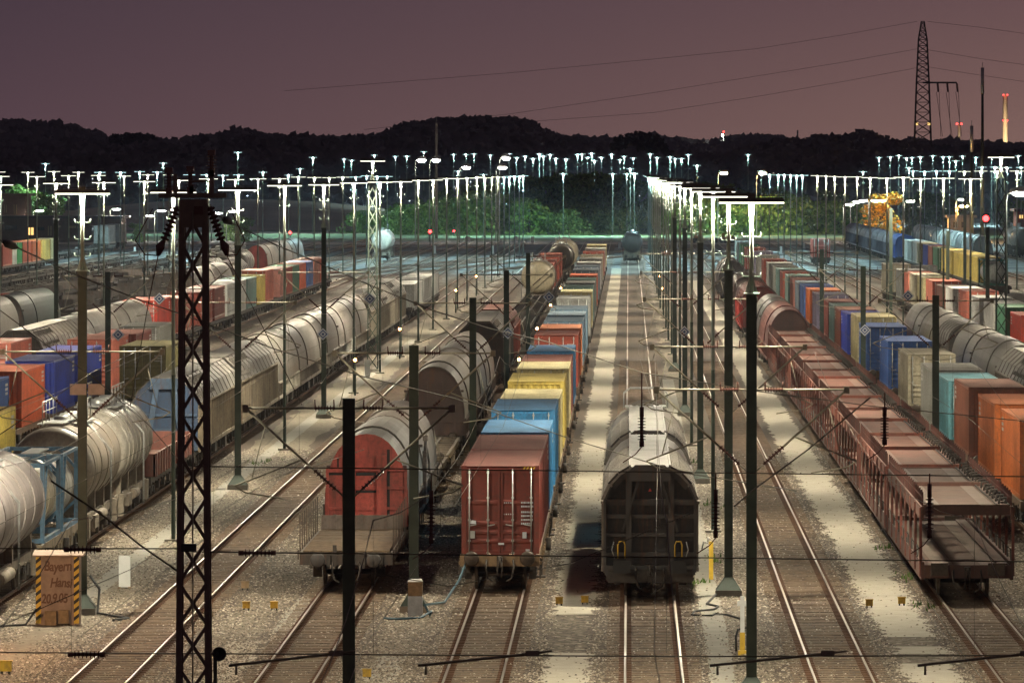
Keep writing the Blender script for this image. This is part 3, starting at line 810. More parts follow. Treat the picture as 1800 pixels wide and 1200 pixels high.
hill([(1180,296),(1290,272),(1380,252),(1440,243),(1480,237),(1520,234),(1555,244),(1620,262),(1720,268),(1830,264),(2000,260)], 2250, 420, 6, 5, 7000, 4)

# ---------------------------------------------------------------- trees
def tree_proto(seed, h, w, leaf=.42, count=1500, narrow=False):
    leaf *= .72; count = int(count*1.8)
    rng = random.Random(seed); r = proto('tree')
    tr = MB(); top = h*.55
    tr.tube([(0,0,-.2), (.05,0,h*.2), (.0,.1,top)], [h*.028, h*.020, h*.008], 7)
    blobs = []
    for k in range(6 if narrow else 9):
        a = rng.uniform(0, 6.28); d = w*.5*rng.uniform(.15, .75); z = h*rng.uniform(.30, .86); q = w*.5*rng.uniform(.30, .52)*(1.15-.5*(z/h))
        c = Vector((math.cos(a)*d, math.sin(a)*d, z)); blobs.append((c, q))
        tr.tube([(0,0,h*rng.uniform(.15,.4)), c*.6+Vector((0,0,z*.25)), c], [h*.012, h*.008, h*.003], 5)
    blobs.append((Vector((0,0,h*.8)), w*.22)); blobs.append((Vector((0,0,h*.30)), w*.40)); blobs.append((Vector((w*.2,-.2,h*.16)), w*.34)); blobs.append((Vector((-w*.22,-.2,h*.15)), w*.32))
    part(tr, 'trunk', M_bark, r); lf = MB()
    for k in range(count):
        c, q = blobs[rng.randrange(len(blobs))]
        d = Vector((rng.gauss(0,1), rng.gauss(0,1), rng.gauss(0,1))).normalized()*q*rng.uniform(.55, 1.12)
        d.z *= .85; p = c+d; p.z = max(.1, min(p.z, h*1.02)); s = leaf*rng.uniform(.5, 1.25)
        u = Vector((rng.gauss(0,1), rng.gauss(0,1), rng.gauss(0,1))).normalized(); v = u.cross(Vector((rng.gauss(0,1), rng.gauss(0,1), rng.gauss(0,1)))).normalized()
        lf.quad(p-u*s-v*s*.6, p+u*s-v*s*.6, p+u*s*.7+v*s*.6, p-u*s*.7+v*s*.6)
    part(lf, 'crown', M_leaf, r, (1,1,1)); return r
TP = [tree_proto(11, 10, 9), tree_proto(12, 10, 8), tree_proto(13, 10, 11), tree_proto(14, 10, 7), tree_proto(15, 10, 3.2, .5, 700, True)]
BP = [tree_proto(21, 5, 10, .36, 1300), tree_proto(22, 5, 12, .36, 1500), tree_proto(23, 5, 8, .36, 1100)]
def put_tree(px, ytop, Y, label, group, col=(1,1,1), pr=None, w=None, name='tree', base=None):
    rng = random.Random(int(px*3+Y)); isb = name == 'bush'
    pr = pr or (BP if isb else TP)[rng.randrange(3 if isb else 4)]
    hh = zs(ytop, Y); k = hh/(5 if isb else 10)
    o = place(pr, (xs(px, Y), Y, 0), {'crown': col}, name)
    kw = w or k; o.scale = (kw, kw, k); o.rotation_euler.z = rng.uniform(0, 6.28)
    return tag(o, label, name, group)
# ================================================================ LAMP ROWS
def od(i): return ORD[i]
def lamp_row(X, Ys, thick, where, cool_from=700, sides=(-1, 1), tops=None, start=0):
    for i, Y in enumerate(Ys):
        kd = 'thick' if i in thick else 'thin'
        lb = f"{'lamp on black mast' if kd == 'thick' else 'slim yard lamp'}, {od(i)} from the front in the row {where}"
        put_lamp(X+random.uniform(-.06,.06), Y, kd, lb, 'yard lamps ' + where, Y > cool_from, (tops or 12.6)+random.uniform(-.08,.08), sides if kd == 'thick' and Y < 450 else ())
lamp_row(3.12, [165, 205.5, 242, 280, 318, 357, 396, 436, 476, 515, 555, 594, 634, 674, 712, 752, 791, 830, 870, 910, 948, 988, 1028], {0, 1, 3, 5, 7}, 'beside the dark hopper wagon', 850)
lamp_row(-16.45, [197, 236, 274.5, 313, 354, 393, 432, 471, 511, 550, 590, 629, 668, 708, 747, 787, 826, 866, 905, 945, 985, 1024], {0, 2, 4}, 'along the left path', 850)
put_lamp(-16.45, 155, 'thin', 'nearest slim yard lamp, left of the tank containers', 'yard lamps along the left path', False, 12.6)
lamp_row(23.4, [448, 487, 524, 557, 594, 633, 669, 708, 741, 775, 813, 882, 912, 947, 986, 1023, 1085], set(), 'right of the grey wagons', 850, tops=12.75)
for k, Y in enumerate((214, 252, 291, 330, 369)):
    put_lamp(23.4, Y, 'thin', f'{od(k)} slim yard lamp beside the nearer grey covered wagons', 'yard lamps right of the grey wagons', False, 12.75)
put_lamp(23.4, 411, 'lattice', 'lamp on a lattice mast beside the red and green containers', 'yard lamps right of the grey wagons', False, 14.2)
lamp_row(-36.8, [383, 421, 459, 498, 536, 574, 612, 650, 690, 728, 766, 805, 843, 881, 920, 958, 997], {1}, 'left of the red containers', 860, (), 12.6)
for k, Y in enumerate((270, 308, 346)):
    put_lamp(-36.8, Y, 'thin', f'{od(k)} slim yard lamp beyond the blue containers at left', 'yard lamps left of the red containers', False, 12.6)
lamp_row(-60.3, [590, 628, 667, 705, 744, 782, 820, 858, 897, 935, 973, 1012], set(), 'along the far left flat wagons', 880, (), 12.8)
lamp_row(-77, [800, 838, 876, 915, 953, 992, 1030, 1068], set(), 'by the orange and yellow containers', 950, (), 13.2)
lamp_row(43.6, [735, 773, 811, 850, 888, 926, 965, 1003], set(), 'right of the yellow containers', 860, (), 13.3)
lamp_row(63.8, [1064, 1102, 1141, 1180], set(), 'by the far right tank wagon', 650, (), 14)
# a lamp crowns the lattice mast beside the empty track
put_lamp(-17.0, 434.5, 'lattice', 'lamp on a slim lattice mast along the left path', 'yard lamps along the left path', False, 14.0)
far = [(605,280),(618,282),(658,273),(695,275),(715,275),(745,267),(797,272),(819,272),(833,271),(862,273),(895,271),(908,277),(923,275),(937,279),(948,271),(955,275),(967,272),(977,279),(995,280),
 (1015,272),(1023,271),(1033,277),(1040,270),(1045,283),(1057,277),(1075,272),(1090,281),(1097,275),(1113,278),(1143,271),(1155,277),(1178,276),(1187,279),(1198,279),(1210,272),(1315,272)]
for i, (px, py) in enumerate(far):
    Y = 1640+random.uniform(-60, 160)
    put_lamp(xs(px, Y), Y, 'thin', f'distant lamp before the dark wood, {od(i)} from the left in the upper row', 'distant lamps before the dark wood', True, zs(py, Y))
mid = [(805,301),(850,307),(990,306),(1077,306),(1102,306),(1108,297),(1115,306),(1225,291),(1338,301),(1517,302),(1598,295),(1680,283)]
for i, (px, py) in enumerate(mid):
    Y = 1345+random.uniform(-25, 15)
    put_lamp(xs(px, Y), Y, 'thin', f'tall lamp before the bushes, {od(i)} of twelve from the left', 'lamps before the bushes', True, zs(py, Y))
far2 = [(1545,277),(1565,276),(1580,274),(1593,278),(1603,277),(1618,276),(1640,274),(1658,276),(1669,276),(1692,275),(1715,277),(1743,274),(1760,277),(1790,274)]
for i, (px, py) in enumerate(far2):
    Y = 1560+random.uniform(-60, 120)
    put_lamp(xs(px, Y), Y, 'thin', f'distant lamp below the pylon, {od(i)} from the left on the right side', 'distant lamps below the pylon', True, zs(py, Y))
far3 = [(80,288),(287,287),(418,268),(462,303),(507,308),(527,297),(550,277)]
for i, (px, py) in enumerate(far3):
    Y = 1330+random.uniform(-60, 60)
    put_lamp(xs(px, Y), Y, 'thin', f'tall lamp against the left hill, {od(i)} of seven from the left', 'lamps against the left hill', True, zs(py, Y))
# masts that carry only the overhead line
for i, Y in enumerate((152, 198, 273, 348, 423)):
    put_mast(-6.5, Y, f'dark catenary mast, {od(i)} from the front left of the middle containers', 'catenary masts left of the middle containers')
for i, Y in enumerate((203, 278, 364, 442)):
    if i == 0: continue
    put_mast(13.05, Y, f'dark catenary mast, {od(i-1)} from the front beside the car carriers', 'catenary masts beside the car carriers')
for i, Y in enumerate((343, 421)):
    put_mast(-27.3, Y, f"dark catenary mast {'before the green container' if i == 0 else 'before the grey and red containers'} at left", 'catenary masts by the blue containers')
for i, (px, ytop, Y) in enumerate([(1566,366,560),(1666,405,560),(1696,345,620),(1736,398,480)]):
    o = place(mast_proto(), (xs(px, Y), Y, 0)); o.scale = (1, 1, zs(ytop, Y)/8.08)
    tag(o, f'dark plain post among the far right containers, {od(i)} of four from the left', 'mast', 'plain posts among the right containers')

# ---------------------------------------------------------------- overhead wires
def sag(X, Ys, z, dip, wob=0.0):
    pts = []
    for i in range(len(Ys)-1):
        a, b = Ys[i], Ys[i+1]
        for k in range(8):
            t = k/8; zz = z-dip*4*t*(1-t); w = wob*((1-t) if i % 2 == 0 else t)*2-wob
            pts.append((X+w, a+(b-a)*t, zz))
    pts.append((X, Ys[-1], z)); return pts
NOTE = {'A': 'the empty left track', 'B': 'the stake wagon', 'C': 'the middle container train', 'D': 'the dark hopper wagon', 'E': 'the empty right track', 'F': 'the car carriers', 'G': 'the right container train', 'L1': 'the tank wagons'}
MY = {'A': [60,122,197,274.5,354,430], 'L1': [60,122,197,274.5,354,430], 'B': [60,105,198,273,348,423], 'C': [60,105,198,273,348,423], 'D': [60,105,202,280,357,436], 'E': [60,105,202,280,357,436], 'F': [60,130,203,278,364,442], 'G': [60,130,203,278,364,442]}
for k, Ys in MY.items():
    X = TRACKS[k]
    wire('contact_wire', sag(X, Ys, 5.62, .05, .25), .0075, f'thin contact wire above {NOTE[k]}', 'wire', 'contact wires')
    mp = sag(X+.05, Ys, 7.75, 1.1, .1)
    o = wire('messenger_wire', mp, .008, f'sagging messenger wire above {NOTE[k]}', 'wire', 'messenger wires')
    mb = MB()
    for p in mp[2::3]: mb.tube([p, (p[0], p[1]+.05, 5.62)], .004, 3)
    dr = mb.obj('dropper', M_wire, o)
def span(z0, z1, xa, xb, Y, r, label, ins):
    o = wire('span_wire', [(xa, Y, z0), ((xa+xb)/2, Y, (z0+z1)/2-.12), (xb, Y, z1)], r, label, 'wire', 'cross span wires')
    for px, py in ins:
        x = xs(px, Y); t = (x-xa)/(xb-xa); z = z0+(z1-z0)*t-.12*4*t*(1-t)*1.0; mb = MB(); mb.tube([(x-.30,Y,z),(x-.22,Y,z)], .04, 8); mb.tube([(x+.22,Y,z),(x+.30,Y,z)], .04, 8); insulator_mb(mb, (x-.22,Y,z), (x+.22,Y,z), .062, 7); mb.obj('insulator', M_insul, o)
    return o
YS = 105.0
span(7.55, 7.30, -24, -7.0, YS, .010, 'cross span wire left of the lattice mast, above the white board', [(145,936)])
span(7.25, 7.10, -7.0, 26, YS, .010, 'cross span wire right of the lattice mast, upper of the low pair', [(452,965)])
span(5.72, 5.66, -24, 26, YS, .010, 'lowest cross span wire near the bottom of the photo', [(152,1137)])
span(8.62, 8.45, -7.0, 26, YS, .009, 'cross span wire over the car carrier roofs', [])
for i, (xa, xb) in enumerate(((402,592), (735,937), (1248,1456), (1613,1806))):
    mb = MB(); z0 = zs(1169, YS); z1 = zs(1148, YS); a = (xs(xa,YS), YS, z0); b = (xs(xb,YS), YS, z1)
    mb.tube([a, b], .024, 6); mb.tube([(a[0]+.12, YS, z0+.01), (a[0]+.12, YS, z0-.15)], .02, 5); mb.box(b[0]-.12, b[0]+.1, YS-.03, YS+.03, b[2]-.04, b[2]+.05); mb.tube([(b[0], YS, b[2]), (b[0]+.3, YS, 5.66)], .018, 5)
    tag(mb.obj('steady_arm', M_tubing), f'dark steady arm near the bottom edge, {od(i)} of four from the left', 'steady arm', 'steady arms')
for i, (px, ya, yb, hang, wh) in enumerate([(1128,715,785,655,'above the dark hopper wagon roof'), (1555,715,782,690,'above the car carriers'), (1634,850,945,832,'before the nearest car carrier'), (1258,860,945,832,'right of the dark hopper wagon'), (758,862,955,832,'between stake wagon and maroon container')]):
    x = xs(px, YS); mb = MB(); a, b = zs(ya, YS), zs(yb, YS); l = a-b
    mb.tube([(x,YS,zs(hang,YS)), (x,YS,a)], .012, 5); mb.tube([(x,YS,a), (x,YS,a-l*.25)], .035, 8); insulator_mb(mb, (x,YS,a-l*.25), (x,YS,a-l*.85), .068, 8); mb.tube([(x,YS,a-l*.85), (x,YS,b)], .038, 8); mb.tube([(x,YS,b), (x-.10,YS,b-.12), (x-.3,YS,b-.25)], .009, 5)
    tag(mb.obj('hanging_insulator', M_insul), f'brown ribbed insulator hanging {wh}', 'insulator', 'hanging insulators')
def imgline(pts, Ya, Yb):
    n = len(pts)-1; return [(xs(px, Ya+(Yb-Ya)*i/n), Ya+(Yb-Ya)*i/n, zs(py, Ya+(Yb-Ya)*i/n)) for i, (px, py) in enumerate(pts)]
def feeder(pts, Ya, Yb, r, label, knot=None):
    o = wire('feeder_cable', imgline(pts, Ya, Yb), r, label, 'cable', 'feeder cables')
    if knot is not None:
        p = imgline(pts, Ya, Yb); a, b = Vector(p[knot]), Vector(p[knot+1]); mb = MB(); mb.tube([a, a.lerp(b,.3), a.lerp(b,.7), b], [.02,.075,.065,.02], 6); mb.obj('clamp', M_black, o)
feeder([(362,366),(392,384),(408,392),(480,428),(560,462),(660,505),(760,545),(860,577),(960,600),(1130,655),(1350,690),(1530,713),(1820,742)], 105, 190, .013, 'dark feeder cable falling right from the lattice mast', 1)
feeder([(-30,410),(4,424),(32,436),(140,486),(240,525),(330,556),(480,612),(640,662),(800,700),(1000,770),(1200,830),(1400,862)], 100, 180, .013, 'dark feeder cable falling across the left of the photo', 1)
feeder([(0,545),(90,612),(160,660),(260,745),(320,815)], 112, 150, .011, 'thin cable slanting over the nearest tank wagons')
feeder([(-10,770),(160,655),(300,590),(420,540)], 130, 330, .012, 'pale wire slanting up over the orange container')
feeder([(0,1100),(230,1000),(480,840),(640,790)], 112, 160, .008, 'faint wire slanting up over the white board')
feeder([(90,845),(180,905),(250,960),(322,1010)], 106, 105, .016, 'thin strut slanting down to the lattice mast')
feeder([(1530,698),(1420,790),(1325,860),(1290,890)], 150, 150, .018, 'pale strut over the empty right track')
feeder([(620,1000),(900,1065),(1200,900),(1300,850)][:1]+[(790,1030),(1000,990),(1220,900)], 130, 140, .008, 'faint wire crossing before the dark hopper wagon')

# ---------------------------------------------------------------- main lattice mast
LX = xs(341, YS)
lm = empty('lattice_mast', (LX, YS, 0)); tag(lm, 'tall dark lattice mast in front at left with insulators on top', 'mast')
mb = MB(); lattice(mb, .18, .27, 0, 12.85, .085); mb.box(-.20,.20,-.235,-.20,12.45,12.85); mb.box(-.22,.22,-.22,.22,12.83,12.9); mb.obj('column', M_lattice, lm)
mb = MB(); mb.box(-.56,.52,-.12,.12,12.92,13.00); mb.box(-.33,-.27,-.05,.05,13.0,13.30); mb.box(.24,.32,-.05,.05,13.0,13.38); mb.box(-.07,-.01,-.05,.05,13.0,13.14); mb.bar((-.05,0,13.19),(.28,0,13.19),.04); mb.obj('platform', M_lattice, lm)
for x, z in ((-.40,13.08),(-.06,13.1),(.28,13.36)):
    mb = MB(); mb.box(x-.05,x+.05,-.05,.05,z-.1,z); insulator_mb(mb, (x,0,z), (x,0,z+.24), .085, 5); mb.box(x-.06,x+.06,-.06,.06,z+.24,z+.33); mb.obj('insulator', M_insul, lm)
for s in (-1, 1):
    mb = MB(); a = Vector((s*.26,-.1,12.78)); b = Vector((s*.46,-.3,12.24)); insulator_mb(mb, a, b, .075, 8)
    mb.tube([b, b+Vector((s*.06,-.05,-.10)), b+Vector((s*.09,-.05,-.24))], [.03,.075,.03], 6); e = b+Vector((s*.09,-.05,-.24))
    mb.tube([e, e+Vector((s*.18,-.4,.02)), e+Vector((s*.32,-.6,.25)), (s*.62,-.6,12.75)], .010, 5); mb.tube([e, e+Vector((s*.25,1.5,-.7)), e+Vector((s*.9,6,-2.6))], .008, 4); mb.obj('strain_insulator', M_insul, lm)
mb = MB(); mb.tube([(.0,-.31,0),(0,-.25,12.7)], .014, 5); mb.obj('earth_wire', M_tubing, lm)
mb = MB(); mb.box(.02,.16,-.27,-.24,12.66,12.79); mb.obj('sign_plate', M_brick, lm)
mb = MB(); mb.box(-.18,.06,-.36,-.30,zs(967,YS),zs(953,YS)); mb.obj('clamp', M_mast, lm)
# horn loudspeaker on the mast
sp = empty('loudspeaker', (xs(386,YS-.2), YS-.2, zs(1146,YS))); tag(sp, 'round black loudspeaker horn on a short post by the lattice mast', 'loudspeaker')
mb = MB(); mb.lathe([(.25,.03),(.12,.06),(0,.085),(-.10,.115),(-.09,.10),(.0,.04),(.02,0)], (0,0,0), 'y', 18); mb.obj('horn', M_black, sp)
mb = MB(); mb.box(-.10,-.04,-.03,.03,-5.3,.06); mb.bar((-.10,0,0),(-.02,0,0),.05); mb.obj('post', M_mast, sp)
# slim lattice mast far left row
sl = empty('lattice_mast', (xs(735,1300), 1300, 0)); tag(sl, 'grey timber-like pole rising against the middle hill', 'mast'); sl.name = 'tall_pole'
mb = MB(); mb.tube([(0,0,0),(0,0,zs(216,1300)-0)], [.32,.24], 10); mb.obj('pole', M_conc, sl); sl.location.x = xs(767,1300)
mb = MB(); mb.tube([(0,0,zs(216,1300)),(0,0,zs(206,1300))], .05, 5); mb.obj('finial', M_bright, sl)
for px, yt, nm in ((1727,110,'tall dark pole right of the pylon'),(1708,212,'shorter dark pole right of the pylon')):
    Y = 1250; o = empty('tall_pole', (xs(px,Y), Y, 0)); tag(o, nm, 'mast', 'dark poles by the pylon'); zt = zs(yt,Y)
    mb = MB(); mb.tube([(0,0,0),(0,0,zt-6)], [.36,.24], 8); mb.obj('pole', M_mast, o); mb = MB(); mb.tube([(0,0,zt-6),(0,0,zt-1)], .33, 8); mb.tube([(0,0,zt-1),(0,0,zt)], .06, 5); mb.obj('head', M_bright, o)

# ---------------------------------------------------------------- end-of-wire diamond signs
def diamond_proto():
    r = proto('diamond_sign'); q = .235
    for k, (w, m) in enumerate(((q, M_blue), )):
        mb = MB(); mb.box(-w, w, -.012, .012, -w, w); part(mb, 'plate', m, r)
    mb = MB()
    for a, b in ((q*.98, q*.74), (q*.50, q*.26)):
        for x0,x1,z0,z1 in ((-a,a,b,a),(-a,a,-a,-b),(-a,-b,-b,b),(b,a,-b,b)): mb.box(x0,x1,-.018,-.013,z0,z1)
    part(mb, 'white_band', M_signwhite, r); return r
M_signwhite = plain('sign_white', (.52,.55,.60), .5, 0, .05, 3)
DP = diamond_proto()
for px, py, Y, wh in [(208,588,342,'on the mast beside the pink container'),(568,587,353,'on the lamp mast beside the tank-shaped wagon'),(893,585,347,'on the mast beside the dark covered wagons'),(1203,583,356,'on the mast right of the empty middle track'),(1520,580,363,'on the mast before the blue containers'),
                  (280,525,352,'hung over the track by the red container'),(650,525,352,'hung over the empty left track'),(965,522,352,'hung over the middle container train'),(1596,520,352,'hung over the grey covered wagons')]:
    o = place(DP, (xs(px,Y), Y-(.16 if py > 560 else 0)-.02, zs(py,Y))); o.rotation_euler = (0, R(45), 0); o.rotation_euler.y = R(45)
    tag(o, f'blue and white diamond sign {wh}', 'sign', 'blue and white diamond signs')
# ---------------------------------------------------------------- small orange marker lamps
def marker_proto():
    r = proto('marker_lamp'); mb = MB(); mb.tube([(0,0,0),(0,0,2.0)], .055, 7); part(mb, 'post', M_lower, r)
    mb = MB(); mb.box(-.09,.09,-.02,.14,1.97,2.24); mb.box(-.1,.1,-.14,.14,2.24,2.27); h = part(mb, 'housing', M_head, r)
    mb = MB(); mb.lathe([(-.03,.085),(-.06,.07),(-.075,0)], (0,0,2.11), 'y', 12); mb.lathe([(-.03,.085),(-.0,.085)], (0,0,2.11), 'y', 12); part(mb, 'lens', M_small, h); return r
MP = marker_proto()
for X, Ys, wh in ((-16.3, (390, 466, 617, 700), 'along the left path'), (-6.55, (391, 468, 549, 631), 'left of the middle containers'), (3.3, (628, 702), 'right of the middle track'), (13.2, (394,), 'beside the car carriers'), (13.3, (792,), 'before the red end container')):
    for i, Y in enumerate(Ys): tag(place(MP, (X, Y, 0)), f'small orange lamp on a short post {wh}' + (f', {od(i)} from the front' if len(Ys) > 1 else ''), 'signal lamp', 'small orange lamps')
# ================================================================ TRAINS
def bracket(i, n): return od(i)
# ---- middle container train (track C)
XC = TRACKS['C']
cy = [(817,'maroon',1),(787.5,'maroon',0),(757,'sky blue',0),(724.6,'sky blue',1),(697.8,'cream',0),(674,'yellow',0),(646,'cream',1),(633,'maroon',0),(615,'sky blue',0),(592,'rust red',1),(576,'orange',0),(563,'pale blue',1),
      (552,'pale blue',0),(541.5,'pale blue',1),(523,'light grey',1),(512,'cream',0),(503,'teal',0),(496,'dark grey',0),(490,'teal',0),(483,'orange red',0),(474,'blue grey',1),(467,'blue grey',0),(461,'white',1),(454,'grey',0),(448,'beige',0),(442,'rust red',0),(436,'white',0),(430,'cream',0)]
Yp = None; CN = 'the middle container train'
pos = []
for i, (y, c, d) in enumerate(cy):
    Y = 206.5*515.7/(y-HY)
    if i == 1: Y = 206.5+12.35
    if pos and Y < pos[-1][0]+12.55: Y = pos[-1][0]+12.55
    pos.append((Y, c, d))
for i, (Y, c, d) in enumerate(pos):
    put_container(XC, Y, c, f'{c} container, {od(i)} from the front on {CN}', 'containers on '+CN, Ht=2.896 if i in (0,1,3,5,9) else 2.75, doors=bool(d) or i > 14, zf=1.0 if i < 2 else 1.12)
flats = [(205.6, 26.2)]
i = 2
while i < len(pos):
    y0 = pos[i][0]
    if i+1 < len(pos) and pos[i+1][0]-y0 < 13.5: L = pos[i+1][0]+12.2-y0+1.6; n = 2
    else: L = 13.8; n = 1
    flats.append((y0-.8, L)); i += n
for i, (y, L) in enumerate(flats): put_flat(XC, y, L, f'{od(i)} flat container wagon from the front of {CN}', 'flat wagons of '+CN, (.26,.17,.09) if i == 0 else None)

# hazard stripes, data panels and marks on the nearest container
def decal(X, Y, Z, items, name, mat, parentname=None):
    mb = MB()
    for x0, x1, z0, z1 in items: mb.box(X+x0, X+x1, Y-.004, Y+.01, Z+z0, Z+z1)
    return mb
first = [o for o in COL.objects if o.get('label', '').startswith('maroon container, first')][0]
for ch in list(first.children):
    if ch.name.startswith('lettering'): bpy.data.objects.remove(ch)
rng = random.Random(4)
mb = MB()
for r, z in enumerate((1.72,1.60,1.42,1.30,1.18,1.06)):
    x = .66
    while x < 1.0: w = rng.uniform(.02,.05); mb.box(x, x+w, -.002, .021, z, z+.055); x += w+.018
for r, z in enumerate((1.72,1.36)):
    x = .12
    while x < .42: w = rng.uniform(.02,.06); mb.box(x, x+w, .006, .022, z, z+.04); x += w+.03
for b in ((-.98,-.76,1.08,1.18),(.70,.83,.62,.82),(-.06,.12,.42,.48),(.80,.93,.22,.28)): mb.box(b[0], b[1], -.004, .022, b[2], b[3])
mb.obj('marking', M_signwhite, first)
mb = MB(); mb.box(-.98,-.80,.0,.022,.62,.86); mb.obj('data_plate', M_bright, first)
mb = MB()
for k in range(4): x = .72+k*.10; mb.add([(x,-.012,2.80),(x+.05,-.012,2.80),(x+.09,-.012,2.87),(x+.04,-.012,2.87)], [(0,1,2,3)])
mb.obj('hazard_stripe', M_yel, first)
for px in (8, 9, 3): pass

# ---- right container train (track G)
XG = TRACKS['G']
gy = [(752,'orange'),(723,'orange'),(693,'brown'),(670,'cyan'),(651,'grey'),(623,'beige'),(600,'blue'),(575,'blue'),(565,'cream'),(553,'deep blue'),(545,'brown'),(538,'teal'),(531,'maroon'),(518,'purple grey'),(510,'orange'),(503,'blue'),(497,'blue grey'),(491,'pink'),(485,'teal'),
      (479,'rust red'),(474,'teal'),(468,'grey'),(463,'light grey'),(457,'rust red'),(450,'grey'),(443,'purple grey'),(436,'maroon'),(430,'green'),(425,'light grey')]
GN = 'the train beside the car carriers'; pos = []
for i, (y, c) in enumerate(gy):
    Y = 11500*9.4/(y-HY)
    if pos and Y < pos[-1][0]+12.5: Y = pos[-1][0]+12.5
    pos.append((Y, c))
for i, (Y, c) in enumerate(pos):
    put_container(XG, Y, c, f'{c} container, {od(i)} from the front on {GN}', 'containers on '+GN, Ht=2.896 if i in (0,1,2,8) else 2.62, zf=1.18, doors=i in (5,6,7,8,3,9) or i > 12, L=12.192)
i = 0; k = 0
while i < len(pos):
    y0 = pos[i][0]
    if i+1 < len(pos) and pos[i+1][0]-y0 < 14.2: L = pos[i+1][0]+12.2-y0+1.6; n = 2
    else: L = 13.8; n = 1
    put_flat(XG, y0-.8, L, f'{od(k)} flat container wagon from the front of {GN}', 'flat wagons of '+GN); i += n; k += 1
put_container(XG, pos[12][0]+13.2, 'bright red', 'low bright red open box among the containers beside the car carriers', 'containers on '+GN, L=6.06, Ht=1.9, doors=False) if pos[13][0]-pos[12][0] > 20 else None

# ---- far right containers (track I)
XI = TRACKS['I']; IN = 'the train right of the grey wagons'
iy = [(402,'orange red',2.6),(428,'bright red',2.6),(446,'green',2.75),(461,'white',2.7),(479,'light grey',2.75),(497,'salmon',2.9),(518,'white',2.75),(534,'brown',2.6),(553,'salmon',2.75),(570,'cream',2.75),(586,'beige',2.75),(601,'salmon',2.7),(616,'light grey',2.7),(652,'beige',2.75)]
for i, (Y, c, h) in enumerate(iy): put_container(XI, Y, c, f'{c} container, {od(i)} from the front on {IN}', 'containers on '+IN, Ht=h, doors=i in (8,5,3,13))
for i in range(0, 12, 2): put_flat(XI, iy[i][0]-1, iy[i+1][0]-iy[i][0]+14, f'{od(i//2)} flat container wagon from the front of {IN}', 'flat wagons of '+IN)
put_flat(XI, 615, 14, f'seventh flat container wagon from the front of {IN}', 'flat wagons of '+IN); put_flat(XI, 651, 14, f'eighth flat container wagon from the front of {IN}', 'flat wagons of '+IN)
put_container(TRACKS['J']-2.0, 653, 'light grey', 'pale container with a dark door grid before the yellow containers', 'containers before the yellow row', L=6.06, doors=True, rich=True)
put_flat(TRACKS['J']-2.0, 652, 13.8, 'flat wagon under the pale container with the door grid', 'flat wagons right of the grey wagons')
# ---- single red container standing alone
put_container(TRACKS['I'], 913, 'rust red', 'lone red container on a wagon in the empty tracks at right', 'lone containers', rich=True)
put_flat(TRACKS['I'], 912, 14, 'flat wagon under the lone red container at right', 'lone wagons')
# ---- yellow row and covered wagons behind (track K)
XK = TRACKS['K']; yk = 706
for i in range(6):
    put_container(XK-.0, yk, 'yellow', f'yellow container, {od(i)} from the front in the right yellow row', 'yellow containers at right', Ht=2.75, doors=(i == 0)); 
    if i % 2 == 0: put_flat(XK, yk-1, 27.5, f'{od(i//2)} flat wagon under the right yellow row', 'flat wagons under the yellow row')
    yk += 12.7 if i % 2 == 0 else 16
for i, (Y, c) in enumerate([(798,'green'),(812,'brown'),(826,'deep blue'),(842,'olive'),(856,'white'),(870,'grey'),(884,'white')]):
    put_container(XK, Y, c, f'{c} container, {od(i)} of seven behind the right yellow row', 'mixed containers behind the yellow row', Ht=2.7)
for i, Y in enumerate((797, 841, 869)): put_flat(XK, Y, 28.2, f'{od(i)} flat wagon behind the right yellow row', 'flat wagons behind the yellow row')
tc = tank_container_proto()
o = place(tc, (XK-.3, 688, RT+1.16), {'frame': (.02,.16,.13), 'tank': (.42,.45,.43)}); o.scale = (1.05,1.6,1.05); tag(o, 'tank container in a green frame before the right yellow row', 'tank container', 'tank containers')
put_flat(XK, 686, 14, 'flat wagon under the tank container with the green frame', 'flat wagons under the yellow row')
for i, Y in enumerate((902, 918, 942, 966, 990, 1014, 1038, 1062, 1086, 1110)):
    if i == 0: continue
    put_covered(XK, Y, 22.6, f'purple grey covered wagon, {od(i-1)} from the front before the orange tree', 'covered wagons before the orange tree', (.17,.165,.22), (.30,.31,.38), (.05,.12,.45) if i == 1 else None, 'arch', False)
XM = TRACKS['M']
for i, Y in enumerate((905, 930, 955, 980, 1005, 1030, 1055, 1080)):
    put_covered(XM, Y, 23, f"{'dark brown' if i == 0 else 'pale'} rounded wagon, {od(i)} from the front behind the yellow row", 'rounded wagons behind the yellow row', (.12,.08,.07) if i == 0 else (.36,.40,.40), (.14,.10,.09) if i == 0 else (.48,.54,.55), (.06,.045,.045) if i == 0 else None, 'hood', False)
put_tank(TRACKS['N']+.8, 1012, 16, 'pale pink tank wagon at the far right edge', 'tank wagons at the far right', (.62,.52,.48), 1.5, 2.85)
put_tank(TRACKS['N']+.8, 994, 16, 'dark tank wagon at the far right edge', 'tank wagons at the far right', (.18,.14,.12), 1.5, 2.7)
# ---- grey covered wagons (track H)
XH = TRACKS['H']; y = 208; k = 0
for L, st in ((24.2,'oct'),(24.2,'oct'),(24.2,'oct'),(24.2,'oct'),(24.2,'oct'),(24.2,'hood'),(20,'hood'),(16,'arch'),(22,'hood'),(22,'hood')):
    lab = f'grey weathered covered wagon, {od(k)} from the front right of the blue containers'
    put_covered(XH, y, L, lab, 'grey covered wagons right of the blue containers', (.19,.165,.145) if k < 8 else (.26,.24,.21), (.30,.275,.245) if k not in (9,) else (.5,.48,.44), (.05,.045,.04), st); y += L+1.4+(2 if k == 6 else 0); k += 1
